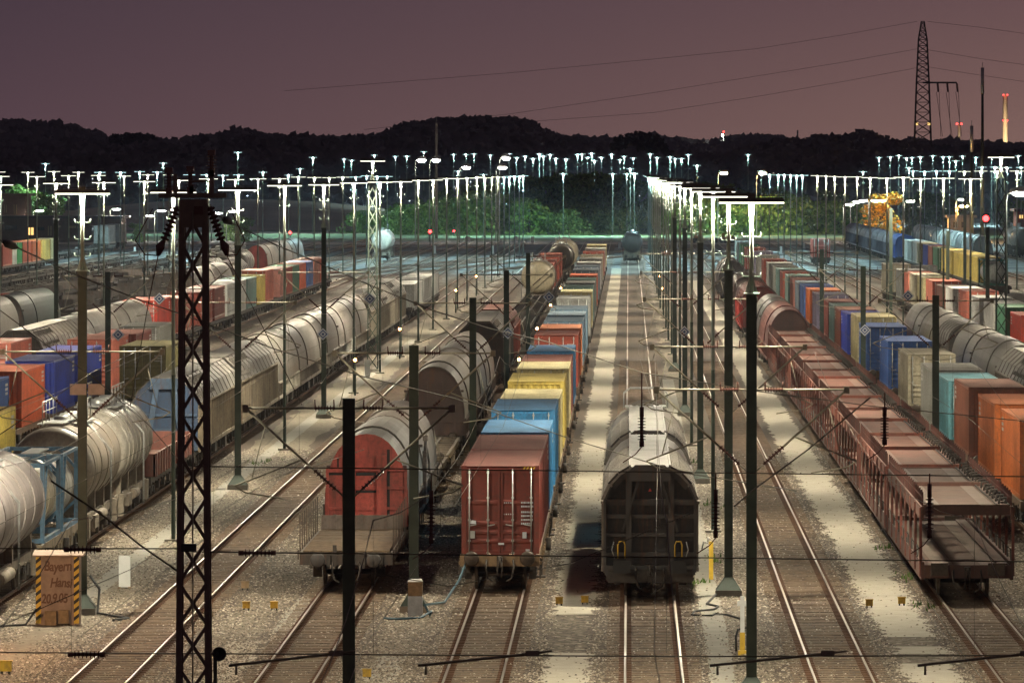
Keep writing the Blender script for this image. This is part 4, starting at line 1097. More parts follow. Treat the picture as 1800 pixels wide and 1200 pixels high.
# ---- car carriers and red covered wagons (track F)
XF = TRACKS['F']
for i, Y in enumerate((201, 228.6, 256.2, 283.8, 311.4, 339, 366.6, 394.2)):
    o = place(car_carrier_proto(25.7), (XF, Y, RT), {'lower_deck': (.13,.06,.048), 'upper_deck': ((.31,.085,.058),(.26,.075,.05),(.34,.115,.08),(.28,.09,.062))[i % 4] if i else (.15,.07,.055), 'wheel_track': (.36,.21,.17) if i else (.24,.18,.155), 'railing': (.15,.055,.045), 'post': (.24,.075,.055)})
    tag(o, f'empty rust-red double-deck car carrier, {od(i)} from the front', 'wagon', 'double-deck car carriers')
put_covered(XF, 422.5, 29, 'covered wagon with a red arched roof behind the car carriers', 'covered wagons behind the car carriers', (.25,.09,.07), (.40,.10,.075), (.10,.05,.045), 'hood', True)
put_covered(XF, 453, 24, 'covered wagon with a grey arched roof behind the red one', 'covered wagons behind the car carriers', (.22,.19,.17), (.34,.31,.28), (.12,.1,.09), 'hood', True)
put_covered(XF-.2, 506, 30, 'bright red covered wagon beyond the car carriers', 'covered wagons behind the car carriers', (.62,.055,.04), (.30,.07,.05), (.25,.05,.04), 'arch', True)
put_covered(XF, 560, 26, 'dark brown covered wagon farther back behind the car carriers', 'covered wagons behind the car carriers', (.13,.075,.06), (.13,.08,.065), (.07,.04,.035), 'arch', False)
put_covered(XF, 655, 30, 'dark rounded wagon behind the lamp row at right', 'covered wagons behind the car carriers', (.16,.15,.14), (.10,.085,.08), (.055,.042,.04), 'hood', False)
# ---- left: red end wagon, covered wagons, tanks (track B)
XB = TRACKS['B']
M_deck = plain('dark_deck_planks', (.15,.10,.06), .85, 0, .6, 5)
def stake_wagon():
    L = 12.3; r = empty('stake_wagon', (XB, 206.2, RT)); 
    tag(r, 'flat wagon with a plank floor and upright side stakes', 'wagon')
    mb = MB()
    for k in range(int(L/.24)): y = .05+k*.24; mb.box(-1.36, 1.36, y, y+.215, 1.20, 1.245+random.uniform(-.004,.008))
    mb.obj('floor', M_deck, r)
    fr = frame_mb(L, 1.20, 1.42, False); fr.box(-1.46,-1.40,-.05,L,.95,1.20); fr.box(1.40,1.46,-.05,L,.95,1.20); fr.obj('frame', M_wagon, r, (.075,.055,.042))
    for s in (-1, 1):
        for k in range(9):
            y = .35+k*(L-.7)/8; st = MB(); st.box(*sorted((s*1.46, s*1.49)), y-.03, y+.03, .95, 2.35); st.box(*sorted((s*1.51, s*1.55)), y-.06, y+.06, .95, 1.25); st.obj('stake', M_wagon, r, (.085,.06,.045))
    eb = MB(); eb.box(-1.36, 1.36, L-.12, L-.04, 1.25, 1.72); [eb.box(x-.05, x+.05, L-.16, L-.04, 1.2, 1.74) for x in (-.9,0,.9)]; eb.obj('end_board', M_wagon, r, (.20,.16,.14))
    fl = MB(); fl.box(-.42,-.30,-.12,-.02,.75,1.42); fl.box(-1.46,1.46,-.10,-.05,.80,1.12); fl.obj('end_beam', M_wagon, r, (.045,.035,.03))
    for y in (2.2, L-2.2):
        w = wheelset_mb().obj('wheel_set', M_wheel, r, loc=(0, y, 0))
    sp = MB()
    for s in (-1, 1):
        for y in (2.2, L-2.2): sp.box(s*1.0-.06, s*1.0+.06, y-.6, y+.6, .55, .68); sp.box(s*1.0-.14, s*1.0+.14, y-.16, y+.16, .30, .62); sp.tube([(s*1.0,y-.95,.9),(s*1.0,y-.6,.60),(s*1.0,y,.70),(s*1.0,y+.6,.60),(s*1.0,y+.95,.9)], .05, 5)
    sp.obj('spring', M_under, r)
    for x in (-.875, .875): buffer_mb().obj('buffer', M_wagon, r, (.05,.045,.045), loc=(x, -.08, .97))
    for k in range(5): x = -1.1+k*.55; q = MB(); q.box(x-.05, x+.05, -.16, -.10, .70, 1.18); q.obj('bracket', M_under, r)
    coupling_mb().obj('coupling', M_under, r, loc=(0,-.08,.97))
stake_wagon()
def red_end_wagon():
    Y, L = 222.2, 16.2
    prof = arch(1.42, 1.9, 4.28, 18, 2.15)
    o = put_covered(XB, Y, L, 'covered wagon with a red end wall and pale arched roof', 'covered wagons behind the stake wagon', (.17,.15,.13), (.50,.49,.46), (.10,.05,.05), 'hood', True)
    e = MB(); e.prism([(-1.41,1.12)]+prof+[(1.41,1.12)], -.03, .03)
    def rim(a, b, y0, y1):
        for (x, z), (x2, z2) in zip(prof, prof[1:]): pass
    for x in (-.55, .52): e.box(x-.17, x+.17, -.17, -.03, 1.2, 3.55)
    e.box(-1.38,1.38,-.10,-.03,1.14,1.30)
    for z in (1.75, 2.45): e.box(-1.36,-.72,-.085,-.03,z-.05,z+.05); e.box(.70,1.36,-.085,-.03,z-.05,z+.05); e.box(-.38,.35,-.085,-.03,z-.06,z+.06)
    e.box(-.38,.35,-.12,-.03,3.02,3.12); e.box(-1.36,-.72,-.12,-.03,2.98,3.08); e.box(.70,1.36,-.12,-.03,3.02,3.12)
    for x in (-1.33, 1.33): e.box(x-.05, x+.05, -.10, -.03, 1.3, 3.1)
    ob = e.obj('end_wall', M_wagon, o, (.56,.105,.085))
    s = MB()
    for b in ((.695,.79,1.25,3.75),(-1.0,-.94,3.15,3.45),(-.36,.33,2.86,2.97),(-.36,.33,2.28,2.36),(-1.3,-.75,2.88,2.95)): s.box(b[0], b[1], -.034, -.031, b[2], b[3])
    s.obj('recess_shade', M_black, o)  # flat black strips paint the shade of grooves onto the end wall
    g = MB(); g.box(1.46,1.56,L-.6,L+.1,1.2,3.5); g.box(1.42,1.60,L-.7,L+.1,3.4,3.6); g.box(1.46,1.6,L-2.2,L-2.1,1.2,3.1); g.obj('hood_guide', M_wagon, o, (.33,.27,.23))
red_end_wagon()
BG = 'covered wagons behind the stake wagon'
put_covered(XB, 239.4, 15.5, 'pale roofed covered wagon just behind the red end wagon', BG, (.17,.15,.13), (.47,.40,.35), (.15,.11,.1), 'hood', True)
put_flat(XB, 256.5, 20, 'empty flat wagon left of the blue containers', 'empty flat wagons on the covered train', (.2,.16,.12)); put_flat(XB, 278, 19, 'second empty flat wagon left of the cream containers', 'empty flat wagons on the covered train', (.2,.16,.12))
put_covered(XB, 299, 21, 'dark brown covered wagon with a broad arched end, left of the cream container', BG, (.115,.075,.062), (.34,.30,.26), (.085,.05,.045), 'hood', True)
put_covered(XB, 321.6, 22, 'covered wagon with stepped roof behind the broad dark brown one', BG, (.13,.10,.085), (.40,.36,.32), (.08,.06,.05), 'hood', True)
put_covered(XB, 345.5, 20, 'third brown covered wagon, beside the rust red container', BG, (.13,.10,.085), (.33,.29,.26), (.08,.06,.05), 'hood', True)
put_covered(XB, 392, 30, 'grey faceted covered wagon with a dark end, beside the pale blue containers', BG, (.20,.17,.15), (.27,.24,.21), (.045,.04,.038), 'oct', True)
put_covered(XB, 425, 24, 'orange red covered wagon left of the pale blue containers', BG, (.42,.10,.06), (.36,.10,.06), (.30,.06,.04), 'oct', True)
for i, Y in enumerate((453, 476, 499, 522, 545, 568, 591, 614)): put_flat(XB, Y, 21.5, f'empty flat wagon, {od(i)} of eight before the beige tank', 'flat wagons before the beige tank', (.22,.18,.14))
put_tank(XB, 640, 17, 'beige tank wagon with a dirty band, left of the grey containers', 'tank wagons on the covered train', (.50,.43,.30), 1.62, 2.75, True)
for i, Y in enumerate((663, 690, 717, 742)): put_container(XB, Y, 'rust red', f'rust red open container, {od(i)} of four behind the beige tank', 'rust red containers behind the beige tank', L=18 if i < 3 else 16, Ht=2.6, doors=True); put_flat(XB, Y-1, 22, f'flat wagon under red container {od(i)} of four behind the beige tank', 'flat wagons behind the beige tank')
put_tank(XB+.7, 786, 17, 'dark tank wagon with a cream ring at its far end', 'tank wagons on the covered train', (.085,.07,.055), 1.55, 2.85, True)
put_tank(XB+.9, 806, 17, 'cream tank wagon just behind the dark tank', 'tank wagons on the covered train', (.60,.52,.38), 1.72, 3.0, False)
put_flat(XB+.4, 764, 20, 'short rusty flat wagon before the dark tank', 'flat wagons behind the beige tank', (.30,.18,.09))
orange = [(915,475)]
# ---- middle right track D: dark hopper wagons
XD = TRACKS['D']
def dark_hopper(Y, L, label, front):
    r = empty('hopper_wagon', (XD, Y, RT)); tag(r, label, 'wagon', 'dark hopper wagons')
    zb = .85; P = [(-1.45,3.0),(-1.22,3.48),(-.92,3.80),(-.60,3.98),(.60,3.98),(.92,3.80),(1.22,3.48),(1.45,3.0)]
    w = MB()
    for s in (-1, 1):
        w.box(*sorted((s*1.45, s*1.41)), .1, L-.1, zb, 3.0)
        for k in range(int(L/1.3)+1): y = .15+k*1.3; w.box(*sorted((s*1.45, s*1.50)), y, y+.07, zb, 2.98)
        w.box(*sorted((s*1.45, s*1.52)), .05, L-.05, 2.92, 3.0); w.box(*sorted((s*1.45, s*1.51)), .05, L-.05, zb-.02, zb+.12)
    w.obj('wall', M_wagon, r, (.20,.17,.145))
    rf = MB()
    for a, b in zip(P[:3]+P[4:7], P[1:4]+P[5:8]): rf.quad((a[0],0,a[1]),(b[0],0,b[1]),(b[0],L,b[1]),(a[0],L,a[1]))
    for k in range(int(L/.30)):
        y = .4+k*.30
        if y > L*.62 or y < 1.0: continue
        for s in (-1, 1): rf.bar((s*1.40,y,3.14),(s*1.22,y,3.50),.13,.14); rf.bar((s*1.22,y,3.50),(s*.92,y,3.82),.13,.14); rf.bar((s*.92,y,3.82),(s*.66,y,3.97),.13,.12)
    for s in (-1, 1):
        for y in (.05, L*.66, L-.12):
            for a, b in zip(P[4:7], P[5:8]): rf.bar((s*a[0],y,a[1]+.03),(s*b[0],y,b[1]+.03),.14,.06)
    rf.obj('roof', M_roof, r, (.27,.25,.225))
    c = MB()
    for k in range(4): y0 = k*L/4; c.box(-.62,.62,y0+.0,y0+L/4-.05,3.99,4.06)
    for x in (-.40,-.2,0,.2,.40): c.box(x-.012,x+.012,.02,L-.02,4.06,4.075)
    for x in (-.62,.62): c.box(x-.03,x+.03,0,L,3.98,4.12)
    c.obj('roof_panel', M_roof, r, (.27,.265,.255))
    e = MB(); e.prism([(-1.43,zb)]+P+[(1.43,zb)], .30, .36); e.obj('end_wall', M_wagon, r, (.032,.030,.031))
    f = MB()
    for s in (-1, 1):
        f.box(s*.66-.09, s*.66+.09, .08, .30, .75, 3.92); f.bar((s*.27,.06,3.88),(s*.86,.10,2.05),.07,.07)
        f.box(*sorted((s*1.44, s*1.36)), .04, .30, .8, 3.0)
        for (a, b) in zip(P[4:7], P[5:8]): f.bar((s*a[0]*.985,.10,a[1]-.03),(s*b[0]*.985,.10,b[1]-.03),.06,.30)
    for z, q in ((2.96,.09),(2.52,.06),(1.95,.05),(1.35,.06)): f.box(-1.38,1.38,.12,.26,z-q,z+q)
    f.box(-1.40,1.40,.02,.30,.72,1.02); f.obj('end_frame', M_wagon, r, (.055,.052,.052))
    v = MB(); v.add([(-.64,-.05,3.62),(.64,-.05,3.62),(.64,-.05,3.95),(.45,-.05,4.12),(-.45,-.05,4.12),(-.64,-.05,3.95),(-.64,.3,3.62),(.64,.3,3.62),(.64,.3,3.95),(.45,.3,4.12),(-.45,.3,4.12),(-.64,.3,3.95)], [(0,1,2,3,4,5),(11,10,9,8,7,6),(0,6,7,1),(1,7,8,2),(2,8,9,3),(3,9,10,4),(4,10,11,5),(5,11,6,0)]); v.obj('visor', M_wagon, r, (.06,.055,.055))
    for s in (-1, 1):
        h = MB(); x = s*.88; h.tube([(x-.11,-.02,1.25),(x-.11,-.04,1.65),(x-.07,-.05,1.76),(x+.07,-.05,1.76),(x+.11,-.04,1.65),(x+.11,-.02,1.25)], .022, 6); h.obj('hand_loop', M_yel, r)
        h = MB(); h.tube([(s*1.12,.0,1.75),(s*1.18,-.02,1.5),(s*1.10,-.02,1.25)], .018, 5); h.obj('hose', M_bright, r)
    m = MB(); m.add([(-.05,.115,2.98+.32),(.05,.115,3.30),(0,.115,3.40)], [(0,1,2)]); m.obj('warning_mark', M_red, r)
    fr = frame_mb(L, .85, 1.30); fr.box(-1.3,1.3,.0,.12,.5,.9); fr.obj('frame', M_under, r)
    for y in (2.4, L-2.4):
        b = bogie_mb().obj('bogie', M_under, r, loc=(0, y, 0))
        for dy in (-.9, .9): wheelset_mb().obj('wheel_set', M_wheel, b, loc=(0, dy, 0))
    for x in (-.875, .875): buffer_mb(True).obj('buffer', M_black, r, loc=(x, -.02, 1.0))
    coupling_mb().obj('coupling', M_under, r, loc=(0,-.02,1.0))
    if not front:
        p = MB(); p.box(-.8,.8,L-.2,L+1.2,4.0,4.06)
        for y in (L-.1, L+1.1): p.tube([(-.85,y,4.0),(-.85,y,4.55),(-.6,y,4.75),(.6,y,4.75),(.85,y,4.55),(.85,y,4.0)], .025, 5)
        for x in (-.85,.85): p.tube([(x,L-.1,4.5),(x,L+1.1,4.5)], .022, 5)
        p.obj('platform', M_bright, r)
        q = MB()
        for k in range(5):
            z0 = arch(1.40+.0*k, 1.6, 4.2-.0*k, 18, 2.1); y = L+.5+k*.55
            for a, b in zip(z0, z0[1:]): q.bar((a[0],y,a[1]),(b[0],y,b[1]),.12,.05)
        q.prism([(x*.95, z-.08) for x, z in arch(1.40, 1.6, 4.2, 18, 2.1)], L+.2, L+3.2); q.obj('end_hood', M_roof, r, (.16,.14,.12))
dark_hopper(202.2, 25, 'dark hopper wagon with pale ribbed roof, facing at the front', True)
dark_hopper(229, 25.5, 'second hopper wagon with pale roof panel and railed platform', False)
put_tank(XD-.15, 936, 16, 'grey tank wagon seen end on in the far middle', 'lone tank wagons', (.13,.125,.12), 1.45, 3.0, True)
put_tank(-36.5, 966.5, 15, 'white tank wagon seen end on beside the red signal', 'lone tank wagons', (1.1,1.02,.9), 1.5, 3.0, True)

# ---- left tank wagons and covered wagons (track L1)
X1 = TRACKS['L1']
TG = 'tank wagons left of the lamp row'
put_tank(X1, 187.5, 22.0, 'big pale pink tank wagon at the left edge in front', TG, (.62,.55,.53), 1.55, 2.75, True, 7)
for i, Y in enumerate((212.0, 219.0)):
    o = place(tc, (X1, Y, RT+1.14), {'frame': (.13,.27,.42), 'tank': (.58,.52,.38) if i == 0 else (.62,.62,.58)}); tag(o, f"{'cream tank container in a blue frame, nearer' if i == 0 else 'white tank container in a blue frame, farther'} of the two", 'tank container', 'tank containers on the left')
put_flat(X1, 211, 15.2, 'flat wagon under the two blue framed tank containers', TG, (.36,.29,.2))
put_tank(X1, 227.6, 14.2, 'brown grey tank wagon behind the tank containers', TG, (.42,.36,.29), 1.48, 2.78, True, 5)
put_tank(X1, 243, 14.4, 'pale ringed tank wagon before the blue end wagon', TG, (.56,.52,.45), 1.5, 2.8, True, 7)
o = empty('low_wagon', (X1, 259, RT)); tag(o, 'low red open wagon between the tank and the blue end wagon', 'wagon')
mb = MB(); mb.box(-1.4,1.4,0,.08,1.1,2.0); mb.box(-1.4,1.4,22.9,23,1.1,2.0); mb.box(-1.4,-1.33,0,23,1.1,2.0); mb.box(1.33,1.4,0,23,1.1,2.0); mb.box(-1.33,1.33,.08,22.9,1.1,1.2)
for k in range(16): mb.box(1.4,1.46,.3+k*1.45,.4+k*1.45,1.1,2.0)
mb.obj('body', M_wagon, o, (.24,.085,.065)); frame_mb(23, 1.1).obj('frame', M_under, o)
for y in (2.4, 20.6):
    b = bogie_mb().obj('bogie', M_under, o, loc=(0,y,0)); [wheelset_mb().obj('wheel_set', M_wheel, b, loc=(0,dy,0)) for dy in (-.9,.9)]
LG = 'covered wagons behind the tank wagons'
def blue_end(o, L):
    e = MB(); e.prism([(-1.40,1.12)]+OCT+[(1.40,1.12)], -.02, .06); e.obj('end_wall', M_wagon, o, (.045,.085,.17))
    for s in (-1, 1):
        f = MB(); f.bar((s*.34,-.10,4.0),(s*.80,-.14,1.15),.24,.14); f.obj('end_brace', M_wagon, o, (.085,.15,.26))
    f = MB(); f.box(-.66,.66,-.16,-.02,3.72,4.18); f.box(-1.38,1.38,-.10,-.02,2.55,2.66); f.box(-1.38,1.38,-.10,-.02,1.9,2.0); f.box(-1.42,1.42,-.10,-.02,1.05,1.25); f.obj('end_beam', M_wagon, o, (.07,.125,.22))
    for x in (-.875,.875): buffer_mb(True).obj('buffer', M_wheel, o, loc=(x,-.1,1.05))
y = 284.5
for i, (L, st, wc, rc, ec, lab) in enumerate([
  (30.4,'oct',(.36,.29,.20),(.52,.49,.45),(.09,.17,.30),'blue-ended covered wagon with ribbed tan sides, behind the lattice mast'),
  (32.2,'oct',(.34,.28,.20),(.48,.45,.41),(.13,.25,.36),'tan covered wagon with a pale blue end post'),
  (22.0,'hood',(.60,.56,.47),(.62,.58,.50),(.5,.45,.38),'cream rounded wagon between the tan covered wagons'),
  (24.0,'hood',(.24,.205,.17),(.40,.37,.33),(.12,.1,.09),'grey brown covered wagon just behind the cream rounded one'),
  (24.0,'hood',(.25,.22,.18),(.38,.35,.31),(.12,.1,.09),'grey brown covered wagon, second behind the cream rounded one'),
  (24.0,'hood',(.50,.50,.46),(.42,.39,.35),(.12,.1,.09),'covered wagon with a pale side, third behind the cream rounded one'),
  (24.0,'hood',(.28,.24,.19),(.37,.34,.30),(.12,.1,.09),'covered wagon, fourth behind the cream rounded one'),
  (24.0,'oct',(.30,.26,.20),(.42,.38,.34),(.12,.1,.09),'covered wagon, fifth behind the cream rounded one'),
  (24.0,'oct',(.31,.27,.21),(.40,.37,.33),(.12,.1,.09),'covered wagon, sixth behind the cream rounded one'),
  (24.0,'oct',(.31,.27,.21),(.42,.39,.35),(.12,.1,.09),'last covered wagon before the open pale wagons')]):
    o = put_covered(X1, y, L, lab, LG, wc, rc, ec, st, True)
    if i == 0: blue_end(o, L)
    y += L+1.3
for i, Y in enumerate((577, 603, 629)):
    put_container(X1, Y, 'light grey', f'pale open high-sided wagon, {od(i)} of three at the end of the covered train', 'pale open wagons', L=24, Ht=2.2, zf=1.0, doors=False, rich=False); put_flat(X1, Y-.5, 25, f'wagon frame under the pale open wagon, {od(i)} of three', 'frames under the pale open wagons')
# ---- blue and orange containers (L2), green and yellow (L1b)
X2 = TRACKS['L2']; N2 = 'the left blue and orange row'
for i, (Y, c, h) in enumerate([(258,'cream',2.6),(289,'blue',2.6),(307.5,'orange red',2.62),(325,'deep blue',2.6),(342,'deep blue',2.62),(361,'salmon',2.75),(379,'maroon',2.6),(398,'grey',2.6)]):
    put_container(X2, Y, c, f'{c} container, {od(i)} from the front in {N2}', 'containers in '+N2, Ht=h, doors=i in (5,7), rich=True)
for i, (Y, L) in enumerate([(257,14),(288,32.5),(324,31),(360,31.5),(397,14)]): put_flat(X2, Y, L, f'{od(i)} flat wagon from the front under {N2}', 'flat wagons under '+N2)
Xb = TRACKS['L1b']
put_container(Xb, 241, 'yellow', 'yellow container at the left edge beside the tanks', 'yellow and green containers at left', Ht=2.896, zf=1.2, doors=False); put_flat(Xb, 240, 14, 'flat wagon under the yellow container at the left edge', 'flat wagons by the tanks')
put_container(Xb-.6, 344, 'olive', 'olive green container with doors behind the blue end wagon', 'yellow and green containers at left', Ht=2.75, zf=1.25, doors=True); put_flat(Xb-.6, 343, 14, 'flat wagon under the olive green container', 'flat wagons by the tanks')
for i, Y in enumerate((256, 278, 300, 322)): put_flat(Xb, Y, 20.5, f'empty flat wagon, {od(i)} of four before the olive container', 'empty flat wagons by the tanks', (.2,.17,.14))
# ---- grey covered wagons then containers (L3)
X3 = TRACKS['L3']; N3 = 'the left red and grey container train'
put_container(X3, 331, 'grey', 'grey container at the left edge behind the blue row', 'containers at the left edge', rich=True); put_container(X3, 353, 'salmon', 'salmon red container at the left edge before the grey covered wagons', 'containers at the left edge', Ht=2.75, rich=True); put_flat(X3, 330, 36, 'flat wagon under the two containers at the left edge', 'flat wagons at the left edge')
for i, (Y, L, st) in enumerate([(370,28,'oct'),(399,28,'hood'),(428,28,'hood')]): put_covered(X3, Y, L, f'grey brown covered wagon, {od(i)} of three before the bright red container', 'grey covered wagons at left', (.22,.19,.165), (.42,.38,.33), (.10,.085,.075), st, True)
xr = [277,315,355,378,400,417,436,457,467,493,504,515,527,540,553,563,583]
cr = ['bright red','salmon','rust red','maroon','light grey','white','teal','yellow','salmon','pink','rust red','green','orange red','blue','brown','rust red']
pv = 0
for i in range(16):
    a = 11500*33.3/(1105-xr[i]); b = 11500*33.3/(1105-xr[i+1])
    if a < pv+.3: a = pv+.3
    L = max(6.06, min(b-a-.5, 13.7)); L = round(L*2)/2; pv = a+L
    put_container(X3, a, cr[i], f'{cr[i]} container, {od(i)} from the front on {N3}', 'containers on '+N3, L=L, Ht=2.9 if i in (0,8) else 2.6, doors=i in (0,8), rich=i < 5)
for i in range(9): put_flat(X3, 460+i*30.5, 29.5, f'{od(i)} flat wagon from the front under {N3}', 'flat wagons under '+N3)
# ---- farther left rows
put_covered(TRACKS['L5'], 440, 28, 'grey round-ended covered wagon at the far left edge', 'covered wagons at far left', (.27,.26,.235), (.33,.32,.29), (.07,.06,.055), 'hood', True)
put_covered(TRACKS['L5'], 472, 30, 'covered wagon with a teal roof at far left', 'covered wagons at far left', (.12,.11,.105), (.055,.12,.12), (.07,.06,.055), 'hood', True)
for i, Y in enumerate((590, 618, 646)): put_covered(TRACKS['L4'], Y, 26, f'brown covered wagon, {od(i)} of three before the red end wagon', 'brown covered wagons at left', (.24,.20,.17), (.38,.34,.30) if i else (.33,.32,.29), (.14,.10,.08), 'hood' if i < 2 else 'oct', True)
for i, Y in enumerate((790, 820, 850)): put_covered(TRACKS['L5'], Y, 29, ('covered wagon with a red end wall on the far left tracks' if i == 0 else f'tan covered wagon, {od(i)} behind the far red end'), 'covered wagons behind the far red end', (.26,.23,.20), (.34,.31,.28), (.42,.07,.06) if i == 0 else None, 'hood', True)
put_covered(TRACKS['L6'], 800, 26, 'dark rounded wagon left of the far red end wagon', 'dark wagons at left', (.10,.085,.08), (.20,.18,.17), (.03,.025,.022), 'hood', True)
for i, Y in enumerate((690, 718, 746)): put_tank(TRACKS['L5'], Y, 17, f'dull tank wagon, {od(i)} of three behind the brown covered wagons', 'dull tank wagons at left', (.22,.20,.18), 1.45, 2.7, True)
def stanchion_proto(L):
    r = proto('stanchion_wagon'); fr = frame_mb(L, 1.2, 1.4, True); part(fr, 'frame', M_wagon, r); gear(r, L); s_ = MB()
    for s in (-1, 1):
        for k in range(7): s_ = MB(); y = .5+k*(L-1)/6; s_.box(s*1.40-.04, s*1.40+.04, y-.05, y+.05, 1.15, 2.75 if k % 3 else 2.4); part(s_, 'stanchion', M_wagon, r); e = MB(); e.box(-1.4,1.4,0,.08,1.2,1.9); e.box(-1.4,1.4,L-.08,L,1.2,1.9); part(e, 'end_board', M_wagon, r); return r
SP = stanchion_proto(20.0)
for X, y0, n, nm in ((TRACKS['L4'], 470, 5, 'nearest'), (TRACKS['L5'], 512, 8, 'second'), (TRACKS['L6'], 470, 14, 'third'), (TRACKS['L7'], 500, 12, 'fourth')):
    for i in range(n):
        red = nm == 'fourth' and i < 5; c = (.42,.09,.07) if red else (.075,.065,.06)
        o = place(SP, (X, y0+i*21.3, RT), {'frame': c, 'stanchion': c if red else (.075,.08,.08), 'end_board': c if red else (.45,.40,.08) if i == 1 and nm == 'nearest' else (.15,.13,.12)})
        tag(o, f"empty {'red' if red else 'dark'} stanchion wagon, {od(i)} from the front on the {nm} stanchion row", 'wagon', 'empty stanchion wagons at left')
for X, y0, n, nm in ((TRACKS['L8'], 600, 14, 'fifth'), (TRACKS['L9'], 640, 13, 'sixth'), (TRACKS['L6'], 826, 6, 'seventh')):
    for i in range(n): put_flat(X, y0+i*22.2, 21, f'dark empty flat wagon, {od(i)} from the front on the {nm} row at far left', 'dark empty flat wagons at far left', (.06,.05,.045))
for i, (Y, L, c) in enumerate([(829,12.2,'rust red'),(842,6.06,'light grey'),(849.5,6.06,'bright green'),(856.5,12.2,'orange red'),(870,12.2,'orange'),(884,12.2,'yellow'),(897.5,12.2,'cream')]):
    put_container(TRACKS['L10'], Y, c, f'{c} container, {od(i)} from the front on the farthest left train', 'containers on the farthest left train', L=L, Ht=2.75, doors=i == 2)
for i in range(3): put_flat(TRACKS['L10'], 828+i*27.8, 27.2, f'{od(i)} flat wagon from the front of the farthest left train', 'flat wagons of the farthest left train')
for i, Y in enumerate((1085, 1108)): put_container(TRACKS['L11'], Y, 'white', f"pale blue-white box container, {'nearer' if i == 0 else 'farther'} of two at far left", 'pale boxes at far left', L=15, Ht=3.0); put_flat(TRACKS['L11'], Y-.5, 17, f"flat wagon under the {'nearer' if i == 0 else 'farther'} pale box at far left", 'flat wagons under the pale boxes')
for i, Y in enumerate((915, 937, 959, 981, 1003, 1025, 1047, 1069)): put_flat(TRACKS['L11']+2, Y-15, 20.5, f'empty flat wagon, {od(i)} from the front before the pale boxes', 'empty flat wagons before the pale boxes')
HAZE = .00006
# ================================================================ SMALL THINGS BESIDE THE TRACKS
def gp(px, py): Y = F*H/(py-HY); return (xs(px, Y), Y)
# lineside cabinet with chalked writing
cx_, cyy = gp(101, 1098); cb = empty('cabinet', (cx_, cyy, 0)); tag(cb, 'rusty brown lineside cabinet with chalked writing and hazard stripes', 'cabinet')
M_rust = plain('rusty_plate', (.27,.195,.155), .8, 0, .3, 3)
mb = MB(); mb.box(-.64,.64,0,.75,0,2.02); mb.obj('body', M_rust, cb)
mb = MB(); mb.add([(-.74,-.08,2.02),(.76,-.08,2.02),(.76,.85,2.02),(-.74,.85,2.02),(-.74,-.08,2.06),(.76,-.08,2.06),(.76,.85,2.16),(-.74,.85,2.16)], [(0,3,2,1),(4,5,6,7),(0,1,5,4),(1,2,6,5),(2,3,7,6),(3,0,4,7)]); mb.obj('lid', M_rust, cb)
mb = MB()
for x in (-.56, .56):
    mb.box(x-.075, x+.075, -.012, -.002, .05, 2.0)
mb.obj('stripe_panel', M_yel, cb)
mb = MB()
for x in (-.56, .56):
    for k in range(8): z = .12+k*.24; mb.add([(x-.075,-.016,z),(x+.075,-.016,z+.12),(x+.075,-.016,z+.23),(x-.075,-.016,z+.11)], [(0,1,2,3)])
mb.obj('stripe', M_black, cb)
mb = MB(); mb.box(-.36,-.02,-.16,-.02,.0,.42); mb.box(.04,.34,-.14,-.02,.05,.45); mb.obj('junction_box', M_yelbrown if False else M_wood, cb)
M_chalk = plain('dark_chalk', (.13,.07,.048), .9, 0, .1, 3)
for txt, x, z, s in (('Bayern', -.40, 1.60, .40), ('Hansi', -.22, 1.12, .38), ('20.9.05', -.47, .66, .38)):
    cu = bpy.data.curves.new('writing', 'FONT'); cu.body = txt; cu.size = s; cu.offset = .011; cu.shear = .15; cu.extrude = .002
    cu.space_character = .94; t_ = bpy.data.objects.new('writing_curve', cu); COL.objects.link(t_); bpy.context.view_layer.update(); me = bpy.data.meshes.new_from_object(t_.evaluated_get(bpy.context.evaluated_depsgraph_get())); bpy.data.objects.remove(t_)
    o = bpy.data.objects.new('writing', me); o.rotation_euler = (R(90), 0, 0); o.location = (x, -.006, z); me.materials.clear(); me.materials.append(M_chalk); [setattr(v_, 'co', v_.co+Vector((.012*math.sin(9*v_.co.y+x*7), .014*math.sin(6*v_.co.x+z*5), 0))) for v_ in me.vertices]; o.parent = cb; COL.objects.link(o)
    o.scale.x = {'Bayern': .78, 'Hansi': .80, '20.9.05': .74}[txt]
bx, by = gp(219, 1034); o = empty('marker_board', (bx, by, 0)); tag(o, 'plain white upright board on the gravel by the left lamps', 'marker board')
mb = MB(); mb.box(-.185,.185,-.03,.03,.05,1.06); mb.obj('board', M_white, o); mb = MB(); mb.box(-.2,-.12,-.06,.06,0,.06); mb.box(.12,.2,-.06,.06,0,.06); mb.obj('foot', M_wood, o)
def bx_signal(px, py, label, k=1.0, mat=None):
    x, y = gp(px, py); o = empty('trackside_box', (x, y, 0)); tag(o, label, 'trackside box', 'yellow trackside boxes'); o.scale = (k,k,k)
    mb = MB(); mb.box(-.11,.11,-.09,.09,.07,.25); mb.box(-.125,.125,-.10,.10,.25,.275); mb.obj('box', mat or M_wagon, o, (.62,.38,.03)); mb = MB(); mb.box(-.09,-.05,-.05,.05,0,.07); mb.box(.05,.09,-.05,.05,0,.07); mb.obj('leg', M_black, o)
